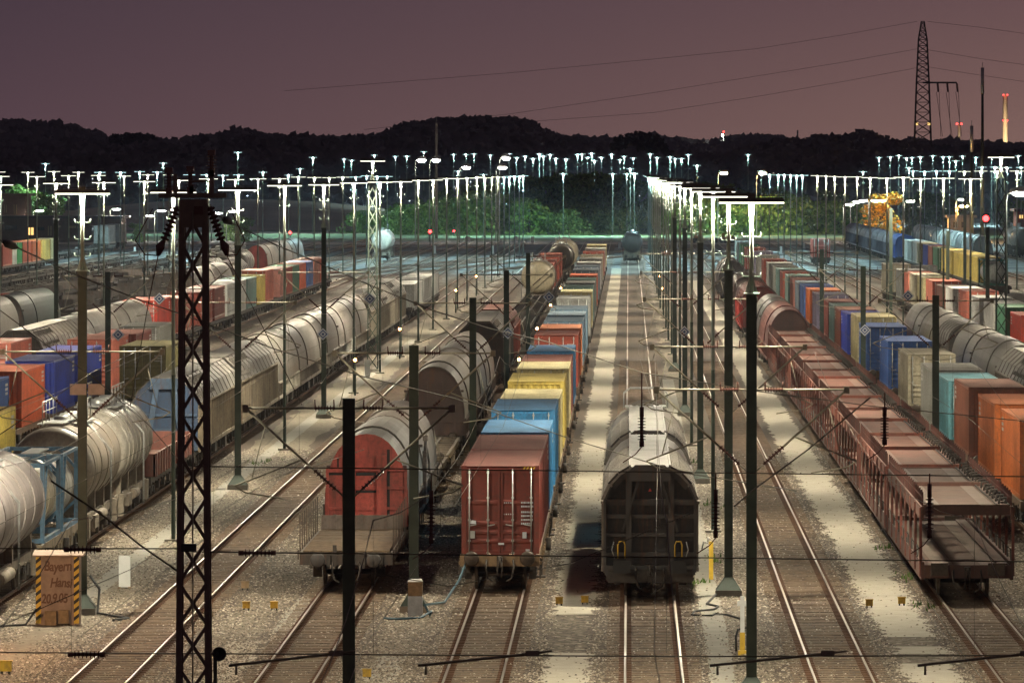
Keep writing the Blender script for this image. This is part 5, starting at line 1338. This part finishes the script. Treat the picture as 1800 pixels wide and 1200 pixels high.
for px, py, lb, k in [(433,1072,'yellow box left of the stake wagon, left of the pair',1),(482,1072,'yellow box left of the stake wagon, right of the pair',1),(983,1064,'yellow box before the dark hopper wagon, left of the pair',1),(1028,1062,'yellow box before the dark hopper wagon, right of the pair',1),(1528,1068,'yellow box before the car carriers, left of the pair',1),(1585,1064,'yellow box before the car carriers, right of the pair',1),(431,1037,'dusty tan box behind the left yellow pair',1.1),(10,1185,'yellow box at the bottom left corner',1.4),(645,1193,'yellow box at the bottom beside the tall dark mast',1)]:
    bx_signal(px, py, lb, k, M_wood if 'tan' in lb else None)
x, y = gp(730, 1083); o = empty('control_post', (x, y, 0)); tag(o, 'square grey and tan control post before the dark mast', 'control post')
mb = MB(); mb.box(-.22,.22,-.15,.15,0,.62); mb.obj('base', plain('pale_blue_metal', (.36,.40,.44), .5), o); mb = MB(); mb.box(-.215,.215,-.145,.145,.62,1.05); mb.obj('door', M_wood, o); mb = MB(); mb.add([(-.23,-.16,1.05),(.23,-.16,1.05),(.23,.16,1.05),(-.23,.16,1.05),(-.18,-.11,1.13),(.18,-.11,1.13),(.18,.11,1.13),(-.18,.11,1.13)], [(0,1,5,4),(1,2,6,5),(2,3,7,6),(3,0,4,7),(4,5,6,7)]); mb.obj('cap', M_white, o)
M_hose = plain('blue_hose', (.05,.11,.15), .5)
mb = MB(); mb.tube([(-7.3,195,.04),(-6.9,194.6,.05),(-6.2,195.1,.05),(-5.9,195.8,.2),(-5.95,196,.05),(-6.1,195.6,.4),(-5.6,199,.25),(-5.25,203,.7),(-5.1,206,1.1)], .035, 6); tag(mb.obj('hose', M_hose), 'blue hose from the control post to the maroon container wagon', 'hose')
x, y = gp(1305, 1150); o = empty('fuse_post', (x, y, 0)); tag(o, 'slim white and yellow post with valves beside the right lamp mast', 'post')
mb = MB(); mb.box(-.06,.06,-.05,.05,.6,1.62); mb.box(-.14,.14,-.06,.06,1.35,1.5); mb.obj('post', M_white, o); mb = MB(); mb.box(-.07,.07,-.06,.06,0,.62); mb.box(-.12,.25,-.15,.15,-.05,.12); mb.obj('foot', M_yel, o)
mb = MB(); mb.tube([(-.17,-.03,.1),(-.18,-.04,.5),(-.12,-.05,.72)], .03, 6); mb.tube([(-.1,0,.7),(.12,0,.75),(.25,.1,.5)], .03, 6); mb.obj('hose', M_black, o)
mb = MB(); mb.tube([(2.7,202,.3),(2.4,201.4,.05),(2.75,200.4,.04),(2.6,199,.04),(2.0,198.2,.04),(1.9,196.6,.03),(2.5,196.2,.04),(2.6,197,.05),(2.95,196.5,.05),(3.3,194.6,.06)], .035, 6); tag(mb.obj('cable', M_black), 'black cable coiled on gravel by the right lamp mast', 'cable', 'loose cables')
mb = MB(); mb.tube([(-16.2,196.8,1.2),(-15.9,196.6,.8),(-15.95,196.5,.1),(-15.2,195.5,.04),(-14.9,194.9,.05),(-15.3,194.2,.04)], .04, 6); tag(mb.obj('cable', M_black), 'black cable looping from the left lamp mast to the gravel', 'cable', 'loose cables')
mb = MB(); mb.tube([(-19.0,193.5,.5),(-18.9,192.5,.06),(-18.4,191.5,.05),(-17.7,192,.06),(-17.4,192.2,.5)], .035, 6); tag(mb.obj('cable', M_black), 'black cable from the cabinet towards the pink tank wagon', 'cable', 'loose cables')
o = empty('valve_post', (xs(1250,214), 214, 0)); tag(o, 'yellow post right of the dark hopper wagon', 'post'); mb = MB(); mb.box(-.07,.07,-.06,.06,0,1.25); mb.obj('post', M_yel, o); mb = MB(); mb.tube([(-.1,0,1.2),(-.25,0,1.25),(-.3,0,1.0)], .03, 6); mb.tube([(-.1,0,1.25),(-.1,0,1.4)], .03, 6); mb.obj('valve', M_bright, o)
o = empty('track_plate', (xs(154,196.7), 196.55, zs(683,197))); tag(o, 'pair of blank pale plates on the left lamp mast', 'sign')
for s in (-1, 1): mb = MB(); mb.box(*sorted((s*.03, s*.52)), -.01, .01, -.17, .16); mb.obj('plate', plain('pale_plate', (.55,.46,.42), .6), o)
mb = MB(); mb.box(-.03,.03,-.012,.1,-.03,.03); mb.obj('bracket', M_mast, o)
for k, (px, py, w, h) in enumerate([(646,662,10,30)]):
    x, y = gp(px, py); o = empty('marker_board', (x, y, 0)); tag(o, 'white post board beside the slim lattice mast', 'marker board'); s = F/y; mb = MB(); mb.box(-w/s/2, w/s/2, -.05, .05, .03, h/s); mb.obj('board', M_white, o); mb = MB(); mb.box(-.1,.1,-.06,.06,0,.05); mb.obj('foot', M_conc, o)
for k, (px, py, w, h) in enumerate([(134,443,4,9),(237,443,4,9),(460,446,4,10),(390,440,4,10),(764,446,4,14),(866,446,4,14),(822,426,9,10),(907,426,5,11),(936,427,5,11),(1089,437,4,11),(1190,437,3,11),(1373,447,4,14),(1413,437,4,10)]):
    x, y = gp(px, py); o = tag(empty('marker_board', (x, y, 0)), f'small white board at the far points, {od(k)} from the left', 'marker board', 'white boards at the far points'); s = F/y
    mb = MB(); mb.box(-w/s/2, w/s/2, -.06, .06, .0, h/s); mb.box(-w/s/2-.1, w/s/2+.1, -.1, .1, 0, .12); mb.obj('board', M_white, o)
# red signals
for px, py, yb, sc, lb in [(756,407,432,1,'bright red signal at the far points'),(798,406,415,.7,'small red signal right of the bright one'),(510,409,420,.9,'red signal behind the far red end wagon'),(1733,384,500,1,'red signal beside the right lattice mast')]:
    Y = F*H/(yb-HY) if yb < 490 else 640; zt = zs(py, Y); o = empty('signal', (xs(px,Y), Y, 0)); tag(o, lb, 'signal', 'red signals')
    mb = MB(); mb.tube([(0,.1,0),(0,.1,zt)], .07, 6); mb.obj('post', M_mast, o); mb = MB(); mb.box(-.3,.3,0,.3,zt-.5,zt+.5); h = mb.obj('head', M_black, o); mb = MB(); mb.lathe([(0,.30*sc),(-.1,.2*sc),(-.12,0)], (0,0,zt), 'y', 14); mb.obj('lens', M_redlamp, h)
# litter and stones: loose ballast stones scattered on the paths
import numpy as np
def scatter_stones(count, seed):
    g = np.random.default_rng(seed); X = g.uniform(-22.5, 14.5, count*2); t = g.random(count*2); Y = 164+ (t**1.7)*150
    keep = np.ones(count*2)
    for a, b in ((-2.30,-1.02),(7.30,8.80),(2.15,2.85),(-17.35,-16.65)):
        inside = (X > a-.0) & (X < b+.0); edge = np.minimum(X-a, b-X); keep[inside] = .025+.5*np.exp(-edge[inside]/.10)
    for Xt in TRACKS.values():
        d = np.abs(X-Xt); keep[d < .68] *= .20; keep[(d >= .66) & (d < .86)] = 0; keep[(d >= .86) & (d < 1.28)] *= .55
    ok = g.random(count*2) < keep; X, Y = X[ok][:count], Y[ok][:count]; n = len(X)
    near_track = np.min(np.abs(X[:, None]-np.array(list(TRACKS.values()))[None, :]), axis=1) < 1.3
    sz = g.uniform(.022, .052, n)*np.where(g.random(n) < .05, 1.5, 1)*np.where(near_track, .8, 1); an = g.uniform(0, 6.28, n)
    base = np.array([(0,0,1),(.9,0,.3),(.28,.85,.35),(-.72,.52,.3),(-.72,-.52,.3),(.28,-.85,.35)])
    jit = g.uniform(.75, 1.25, (n, 6, 3)); P = base[None]*jit*sz[:, None, None]; c, q = np.cos(an)[:, None], np.sin(an)[:, None]
    V = np.stack([P[:,:,0]*c-P[:,:,1]*q+X[:, None], P[:,:,0]*q+P[:,:,1]*c+Y[:, None], P[:,:,2]*.9+.0+np.where(near_track, .012, .004)[:, None]], axis=2).reshape(-1, 3)
    Fc = np.array([(0,1,2),(0,2,3),(0,3,4),(0,4,5),(0,5,1)]); I = (Fc[None]+6*np.arange(n)[:, None, None]).reshape(-1)
    me = bpy.data.meshes.new('loose_gravel'); me.vertices.add(len(V)); me.vertices.foreach_set('co', V.ravel()); me.loops.add(len(I)); me.loops.foreach_set('vertex_index', I)
    me.polygons.add(len(I)//3); me.polygons.foreach_set('loop_start', np.arange(0, len(I), 3)); me.polygons.foreach_set('loop_total', np.full(len(I)//3, 3)); me.update(calc_edges=True); me.validate()
    me.materials.append(M_stone); o = bpy.data.objects.new('loose_gravel', me); o.color = (1,1,1,1); COL.objects.link(o); return struct(o, 'stuff')
scatter_stones(150000, 5); rng = random.Random(9)
# tufts of green weeds at the foot of the masts
mb = MB()
for cx, cy in ((2.2,212),(2.9,224),(3.3,262),(-6.2,300),(2.0,231),(3.0,300),(9.2,215),(9.1,200),(9.2,232),(-16.9,300)):
    for k in range(26):
        x, y = rng.gauss(cx,.25), rng.gauss(cy,1.2); h = rng.uniform(.05,.22); w = .03; dx = rng.uniform(-.08,.08); mb.add([(x-w,y,0),(x+w,y,0),(x+dx,y,h)], [(0,1,2)])
struct(mb.obj('weeds', M_leaf, color=(.7,.75,.5)), 'stuff')

# ================================================================ FAR EDGE: trees, buildings, pylon, chimney
BUG = 'bushes at the far edge of the yard'; TRG = 'trees at the far edge of the yard'
bl = [(640,372),(690,368),(725,362),(752,366),(775,352),(800,350),(825,345),(850,340),(875,345),(902,350),(930,352),(960,362),(1000,370),(1030,362),(1060,368),(1090,372),(1118,366),(1150,358),(1185,366),(1225,352),(1250,344),(1275,348),(1300,352),(1325,350),(1350,348),(1372,345),(1395,350),(1420,356),(1445,362),(1475,356),(1500,362)]
for i, (px, yt) in enumerate(bl):
    g = (1.0,1.25,.75) if px < 960 or px > 1200 else (.8,.9,.8)
    put_tree(px, yt, 1400+random.uniform(-30,40), f'leafy bush, {od(i)} from the left along the yard edge', BUG, g, name='bush')
tl = [(700,352),(735,345),(780,330),(815,325),(860,318),(895,322),(925,318),(950,310),(975,306),(1000,308),(1018,302),(1045,300),(1070,304),(1098,306),(1125,312),(1150,322),(1180,328),(1210,320),(1240,316),(1275,322),(1310,330),(1345,328),(1380,332),(1415,336),(1450,330),(1480,335),(1620,330),(1650,338),(1680,345),(1600,345),(1770,345),(1790,350)]
for i, (px, yt) in enumerate(sorted(tl)): put_tree(px, yt, 1500+random.uniform(-30,60), f'tree, {od(i)} from the left behind the yard edge bushes', TRG, (.62,.72,.62))
for i, (px, yt) in enumerate([(30,318),(55,330),(78,338),(98,342),(15,345),(165,392),(190,390),(243,392),(405,385),(425,380),(395,388)]):
    put_tree(px, yt, 1240+random.uniform(-20,60) if px > 120 else 1330+random.uniform(-20,40), f'green tree by the left buildings, {od(i)} of eleven', 'trees by the left buildings', (1.1,1.2,.8))
put_tree(1547, 338, 1330, 'tree lit orange behind the covered wagons at right', TRG, (4.2,1.5,.25), TP[0], 1.15);  # the lamp's orange light is also put into the leaf colour
for i, (px, yt) in enumerate([(1545,243),(1558,249),(1578,246),(1590,243),(1606,250),(1642,241),(1660,241),(1672,247),(1688,246),(1700,242),(1718,241)]):
    put_tree(px, yt, 3900, f'far slender poplar by the pylon, {od(i)} from the left', 'far poplars by the pylon', (.10,.12,.11), TP[4], 2.6)
for i, (px, yt, w) in enumerate([(224,217,5.0),(243,217,6.0)]): put_tree(px, yt, 3100, f"{'left' if i == 0 else 'right'} one of two tall trees on the left hill", 'tall trees on the left hill', (.10,.12,.11), TP[4], w)
for i, (px, yt, w) in enumerate([(981,230,1.1),(1122,223,3.4),(1098,229,2.6),(1145,226,2.4)]): put_tree(px, yt, 2550, f'dark round tree standing out of the middle wood, {od(i)} of four', 'dark trees of the middle wood', (.10,.12,.10), TP[3] if i else TP[4], w*1.3)
# buildings
def building(px0, px1, yt, yb, Y, depth, label, wins, mat, roofm, eave=0):
    x0, x1 = xs(px0,Y), xs(px1,Y); z1 = zs(yt,Y); o = empty('building', (0,0,0)); tag(o, label, 'building')
    mb = MB(); mb.box(x0, x1, Y, Y+depth, 0, z1); mb.obj('wall', mat, o); mb = MB(); mb.box(x0-.6, x1+.6, Y-eave-.4, Y+depth+.4, z1, z1+.5); mb.obj('roof', roofm, o)
    for a, b, c, d, m in wins:
        mb = MB(); mb.box(xs(a,Y), xs(b,Y), Y-.06, Y-.01, zs(d,Y), zs(c,Y)); w = mb.obj('window', m, o); fr = MB(); xm = (xs(a,Y)+xs(b,Y))/2; fr.box(xm-.08, xm+.08, Y-.10, Y-.06, zs(d,Y), zs(c,Y)); fr.obj('frame', M_black, w)
M_dwin = plain('dark_window', (.02,.022,.03), .2)
M_tanw = plain('tan_panel', (.24,.17,.11), .8)
building(-80,212,384,412,1235,14,'long low brick building at the left edge with a lit window', [(49,59,400,413,M_window),(84,91,397,414,M_tanw),(8,30,396,404,M_dwin),(64,78,399,405,M_dwin),(97,107,396,400,M_tanw),(120,150,397,401,M_tanw),(160,185,398,408,M_dwin)], M_brick, plain('flat_roof', (.07,.05,.05), .9), 2)
building(-80,44,345,390,1275,14,'taller brick building at the left edge behind the low one', [(8,12,360,374,M_tanw),(24,30,360,376,M_tanw)], M_brick, M_brick)
building(1670,1712,383,415,1290,12,'pale flat-roofed building behind the right wagons', [(1676,1682,390,400,M_dwin),(1690,1698,390,400,M_dwin)], plain('pale_render', (.40,.36,.30), .9), M_conc)
building(1788,1830,372,410,1180,12,'dark red building at the right edge', [(1792,1798,378,384,M_window)], plain('dark_red_render', (.22,.06,.05), .9), M_brick)
# street lamps on the road beyond
def street_proto(tube):
    r = proto('street_lamp'); mb = MB(); mb.tube([(0,0,0),(0,0,6),(.1,0,6.35),(.5,0,6.45)], [.09,.06,.05,.04], 7); part(mb, 'pole', M_pole, r)
    mb = MB(); mb.lathe([(-.1,.02),(0,.12),(.5,.22),(1.0,.22),(1.3,.10),(1.32,0)], (.3,0,6.5), 'x', 10); h = part(mb, 'lamp_head', M_bright, r)
    mb = MB(); mb.lathe([(.1,.10),(.4,.20),(.9,.20),(1.2,.08)], (.32,0,6.40), 'x', 10); part(mb, 'light_tube', tube, h); return r
SA, SO, SF = street_proto(M_street), street_proto(M_sodium), street_proto(M_sodfar)
for i, (px, py) in enumerate([(58,370),(160,381),(193,367),(211,380),(252,379),(272,370),(296,368),(372,374),(398,371),(730,280),(755,280),(878,276),(808,293),(872,293),(1482,359),(1495,354),(1506,352),(1527,352),(1589,353),(1680,350)]):
    Y = 1245+random.uniform(-15,30); o = place(SA, (xs(px,Y), Y, 0)); zt = zs(py,Y); o.scale = (1.3,1.3,zt/6.45)
    tag(o, f'white street lamp on the far road, {od(i)} from the left', 'street lamp', 'white street lamps on the far road')
for i, (px, py, yy) in enumerate([(1262,303,1350),(1330,303,1360),(1561,352,1305),(1683,362,1240),(-45,1000-740,170)]):
    o = place(SF if i > 1 else SO, (xs(px,yy), yy, 0)) if i < 4 else None
    if o is None: continue
    zt = zs(py,yy); o.scale = (1.3,1.3,zt/6.45); o.rotation_euler.z = math.pi if i == 2 else 0
    tag(o, f"orange street lamp {['left of the tall far lamps', 'beside the tall far lamps', 'at the orange tree', 'before the pale building'][i]}", 'street lamp', 'orange street lamps')
o = place(SO, (-22.6, 178, 0)); tag(o, 'orange street lamp left of the pink tank wagon', 'street lamp', 'orange street lamps')
o = place(SA, (xs(1786,600)-.9, 600, 0)); o.scale = (1.4,1.4,zs(337,600)/6.45); tag(o, 'bright floodlight at the right edge above the tanks', 'street lamp', 'white street lamps on the far road')
# orange site machines beside the far road
M_machine = plain('orange_machine_paint', (.55,.22,.05), .5)
for i, (px, yt, w) in enumerate([(1223,405,7),(1255,412,9),(1272,410,11),(1288,414,8)]):
    Y = 1215; x = xs(px,Y); zt = zs(yt,Y); hw = w*Y/F/2; o = empty('site_machine', (x,Y,0)); tag(o, f'orange machine beside the far road, {od(i)} of four from the left', 'machine', 'orange machines')
    mb = MB(); mb.box(-hw,hw,-.9,.9,.5,zt*.6); mb.obj('body', M_machine, o); mb = MB(); mb.box(-hw*.6,hw*.4,-.8,.8,zt*.6,zt); mb.obj('cab', M_yel, o)
    for s in (-.6,.6):
        mb = MB(); mb.lathe([(-.9,.0),(-.9,.5),(-.55,.5),(-.55,0)], (s*hw,.0,.5), 'y', 12); mb.obj('wheel', M_black, o)
# pylon
PY = 2350.0; py_ = empty('pylon', (xs(1622,PY), PY, 0)); tag(py_, 'tall steel lattice pylon on the skyline at right', 'pylon')
k = PY/F; mb = MB()
def seg(w0, z0, w1, z1, n):
    for i in (-1, 1):
        for j in (-1, 1): mb.bar((i*w0,j*w0,z0),(i*w1,j*w1,z1),.42)
    for q in range(n):
        a = q/n; b = (q+1)/n; ua, ub = w0+(w1-w0)*a, w0+(w1-w0)*b; za, zb = z0+(z1-z0)*a, z0+(z1-z0)*b
        for j in (-1, 1):
            mb.bar((-ua,j*ua,za),(ub,j*ub,zb),.2); mb.bar((ua,j*ua,za),(-ub,j*ub,zb),.2); mb.bar((j*ua,-ua,za),(j*ub,ub,zb),.2); mb.bar((j*ua,ua,za),(j*ub,-ub,zb),.2)
            mb.bar((-ub,j*ub,zb),(ub,j*ub,zb),.2); 
z = lambda y: zs(y, PY)
seg(20*k, 0, 14.5*k, z(250), 3); seg(14.5*k, z(250), 11*k, z(145), 6); seg(11*k, z(145), 7.5*k, z(70), 7); seg(7.5*k, z(70), 2.5*k, z(38), 4)
mb.obj('tower', M_mast, py_); mb = MB(); mb.box(0,60*k,-.5,.5,z(147),z(144)); mb.obj('crossarm', M_mast, py_)
for px in (1648,1665,1682):
    mb = MB(); x = (px-1622)*k; mb.bar((x,0,z(147)),(x+.3,0,z(162)),.7); mb.bar((x+.6,0,z(162)),(x+5*k,-3,z(240)),.16); mb.bar((x-.4,0,z(162)),(x+8*k,-3,z(240)),.16); mb.obj('insulator', M_insul, py_)
for s in (-1,1): mb = MB(); mb.lathe([(-.5,0),(-.4,.6),(.4,.6),(.5,0)], (s*11*k,-.9,z(218)), 'z', 8); mb.obj('warning_lamp', M_window, py_)
for i, (pts, lb) in enumerate([([(1612,38),(1480,62),(1330,86),(1150,104),(900,128),(500,160)],'highest power line left of the pylon'),([(1614,86),(1480,110),(1330,134),(1150,163),(900,200),(640,228)],'middle power line left of the pylon'),([(1614,119),(1480,144),(1330,170),(1150,198),(900,216),(700,232)],'lowest power line left of the pylon'),
   ([(1630,38),(1720,48),(1820,62)],'highest power line right of the pylon'),([(1632,88),(1720,103),(1830,118)],'middle power line right of the pylon'),([(1632,118),(1720,132),(1830,148)],'lowest power line right of the pylon')]):
    wire('power_line', [(xs(a,PY-8*j), PY-8*j, zs(b,PY-8*j)) for j, (a, b) in enumerate(pts)], .055, lb, 'power line', 'power lines', M_mast)
# chimneys and far masts
CY = 5000.0; o = empty('chimney', (xs(1767,CY), CY, 0)); tag(o, 'tall pale chimney with red lamps on the right skyline', 'chimney')
mb = MB(); mb.tube([(0,0,0),(0,0,zs(166,CY))], [2.3,1.75], 16); mb.obj('shaft', M_chim if False else plain('lit_chimney_concrete', (.55,.47,.36), .8), o)
for y_ in (167, 212):
    for s in (-1,1): mb = MB(); mb.lathe([(-.55,0),(-.5,.55),(.5,.55),(.55,0)], (s*1.5,-2.0,zs(y_,CY)), 'z', 8); mb.obj('warning_lamp', M_warn, o)
fl = empty('floodlight', (xs(1767,CY)-6, CY-85, 6)); tag(fl, 'floodlight at the foot of the tall pale chimney', 'floodlight')
mb = MB(); mb.box(-1,1,-1.2,-.2,-.8,.8); mb.box(-.15,.15,-.8,-.5,-6,-.8); mb.obj('housing', M_head, fl); mb = MB(); mb.quad((-.95,-.15,-.75),(.95,-.15,-.75),(.95,.1,.75),(-.95,.1,.75)); mb.obj('lens', glow('floodlight_lens', (1.0,.74,.42), 42000), fl)
o = empty('chimney', (xs(1686,CY), CY, 0)); tag(o, 'faint low chimney pair mark with red lamps by the pylon', 'chimney')
mb = MB(); mb.tube([(0,0,0),(0,0,zs(219,CY))], [1.3,1.0], 10); mb.obj('shaft', M_conc, o)
for s in (-1,1): mb = MB(); mb.lathe([(-.7,0),(-.65,.75),(.65,.75),(.7,0)], (s*1.7,-1.2,zs(218,CY)), 'z', 8); mb.obj('warning_lamp', M_warn, o)
for px, yt, lb in ((1272,232,'far mast with white and red lights on the skyline'),(1402,229,'thin bare far mast on the skyline')):
    o = empty('far_mast', (xs(px,4400),4400,0)); tag(o, lb, 'mast'); mb = MB(); mb.tube([(0,0,0),(0,0,zs(yt,4400))], .5, 6); mb.obj('pole', M_mast, o)
    if px < 1300:
        mb = MB(); mb.lathe([(-.6,0),(-.5,.6),(.5,.6),(.6,0)], (-.8,-1,zs(238,4400)), 'z', 8); mb.obj('light', M_street, o); mb = MB(); mb.lathe([(-.6,0),(-.5,.6),(.5,.6),(.6,0)], (0,-1,zs(232,4400)), 'z', 8); mb.obj('warning_lamp', M_warn, o)
o = empty('lit_house', (xs(267,3150),3150,zs(252,3150)-4)); tag(o, 'lone house with glowing windows on the left hill', 'house')
mb = MB(); mb.box(-3,3,0,6,-3,3.4); mb.obj('wall', M_brick, o)
for x in (-1.8, .4): mb = MB(); mb.box(x,x+1.5,-.1,-.02,1.6,3.0); mb.obj('window', glow('house_window',(1,.72,.4),6) if x < 0 else bpy.data.materials['house_window'], o)

# ================================================================ SKY, CAMERA, RENDER
W = bpy.data.worlds.new('World'); S.world = W; W.use_nodes = True; nt = W.node_tree; bg = nt.nodes['Background']
tc_ = nd(nt, 'ShaderNodeTexCoord'); sp_ = nd(nt, 'ShaderNodeSeparateXYZ'); nt.links.new(tc_.outputs['Generated'], sp_.inputs[0])
def mrange(out, a, b):
    m = nd(nt, 'ShaderNodeMapRange'); m.inputs[1].default_value = a; m.inputs[2].default_value = b; nt.links.new(out, m.inputs[0]); return m.outputs[0]
hx = mrange(sp_.outputs[0], -.10, .065); hz = mrange(sp_.outputs[2], 0.0, .030)
low = ramp(nt, [(0,(.104,.059,.070)),(.55,(.160,.091,.087)),(1,(.235,.134,.112))], hx).outputs[0]
top = ramp(nt, [(0,(.060,.038,.051)),(.55,(.098,.058,.067)),(1,(.132,.073,.077))], hx).outputs[0]
glowc = mix(nt, hz, low, top)
hi = mrange(sp_.outputs[2], .03, .35)
c = mix(nt, hi, glowc, (.034,.024,.030))
sky = nd(nt, 'ShaderNodeTexSky'); sky.sky_type = 'NISHITA'; sky.sun_disc = False; sky.sun_elevation = R(-6); sky.sun_rotation = R(60)
add = nd(nt, 'ShaderNodeMix', data_type='RGBA', blend_type='ADD'); add.inputs[0].default_value = .02; nt.links.new(c, add.inputs[6]); nt.links.new(sky.outputs[0], add.inputs[7])
nt.links.new(add.outputs[2], bg.inputs[0]); bg.inputs[1].default_value = 1.22

HZ = MB(); HZ.box(-900, 900, -80, 5200, -1.5, 140); hz_o = HZ.obj('haze', bpy.data.materials.new('night_haze')); hz_o['kind'] = 'stuff'
hm = hz_o.data.materials[0]; hm.use_nodes = True; hn = hm.node_tree; hn.nodes.clear(); pv_ = nd(hn, 'ShaderNodeVolumePrincipled'); ho = nd(hn, 'ShaderNodeOutputMaterial'); hn.links.new(pv_.outputs[0], ho.inputs['Volume'])
pv_.inputs['Color'].default_value = (.62,.76,1,1); pv_.inputs['Density'].default_value = HAZE; pv_.inputs['Anisotropy'].default_value = .35

cam = bpy.data.cameras.new('Camera'); co = bpy.data.objects.new('Camera', cam); COL.objects.link(co); S.camera = co
co.location = (0, 0, H); co.rotation_euler = (R(90), 0, 0)
cam.sensor_width = 36; cam.lens = 36*F/1800; cam.shift_x = (900-VX)/1800; cam.shift_y = -(600-HY)/1800
cam.clip_start = 1; cam.clip_end = 30000
for o in PROTO: bpy.data.objects.remove(o)
S.view_settings.view_transform = 'Standard'; S.view_settings.look = 'None'; S.view_settings.gamma = 1; S.view_settings.exposure = 0
S.render.engine = 'CYCLES'; cy_ = S.cycles
cy_.use_denoising = True; cy_.use_light_tree = True; cy_.max_bounces = 4; cy_.diffuse_bounces = 2; cy_.glossy_bounces = 2; cy_.transmission_bounces = 1; cy_.sample_clamp_indirect = 3; cy_.sample_clamp_direct = 0
cy_.caustics_reflective = False; cy_.caustics_refractive = False
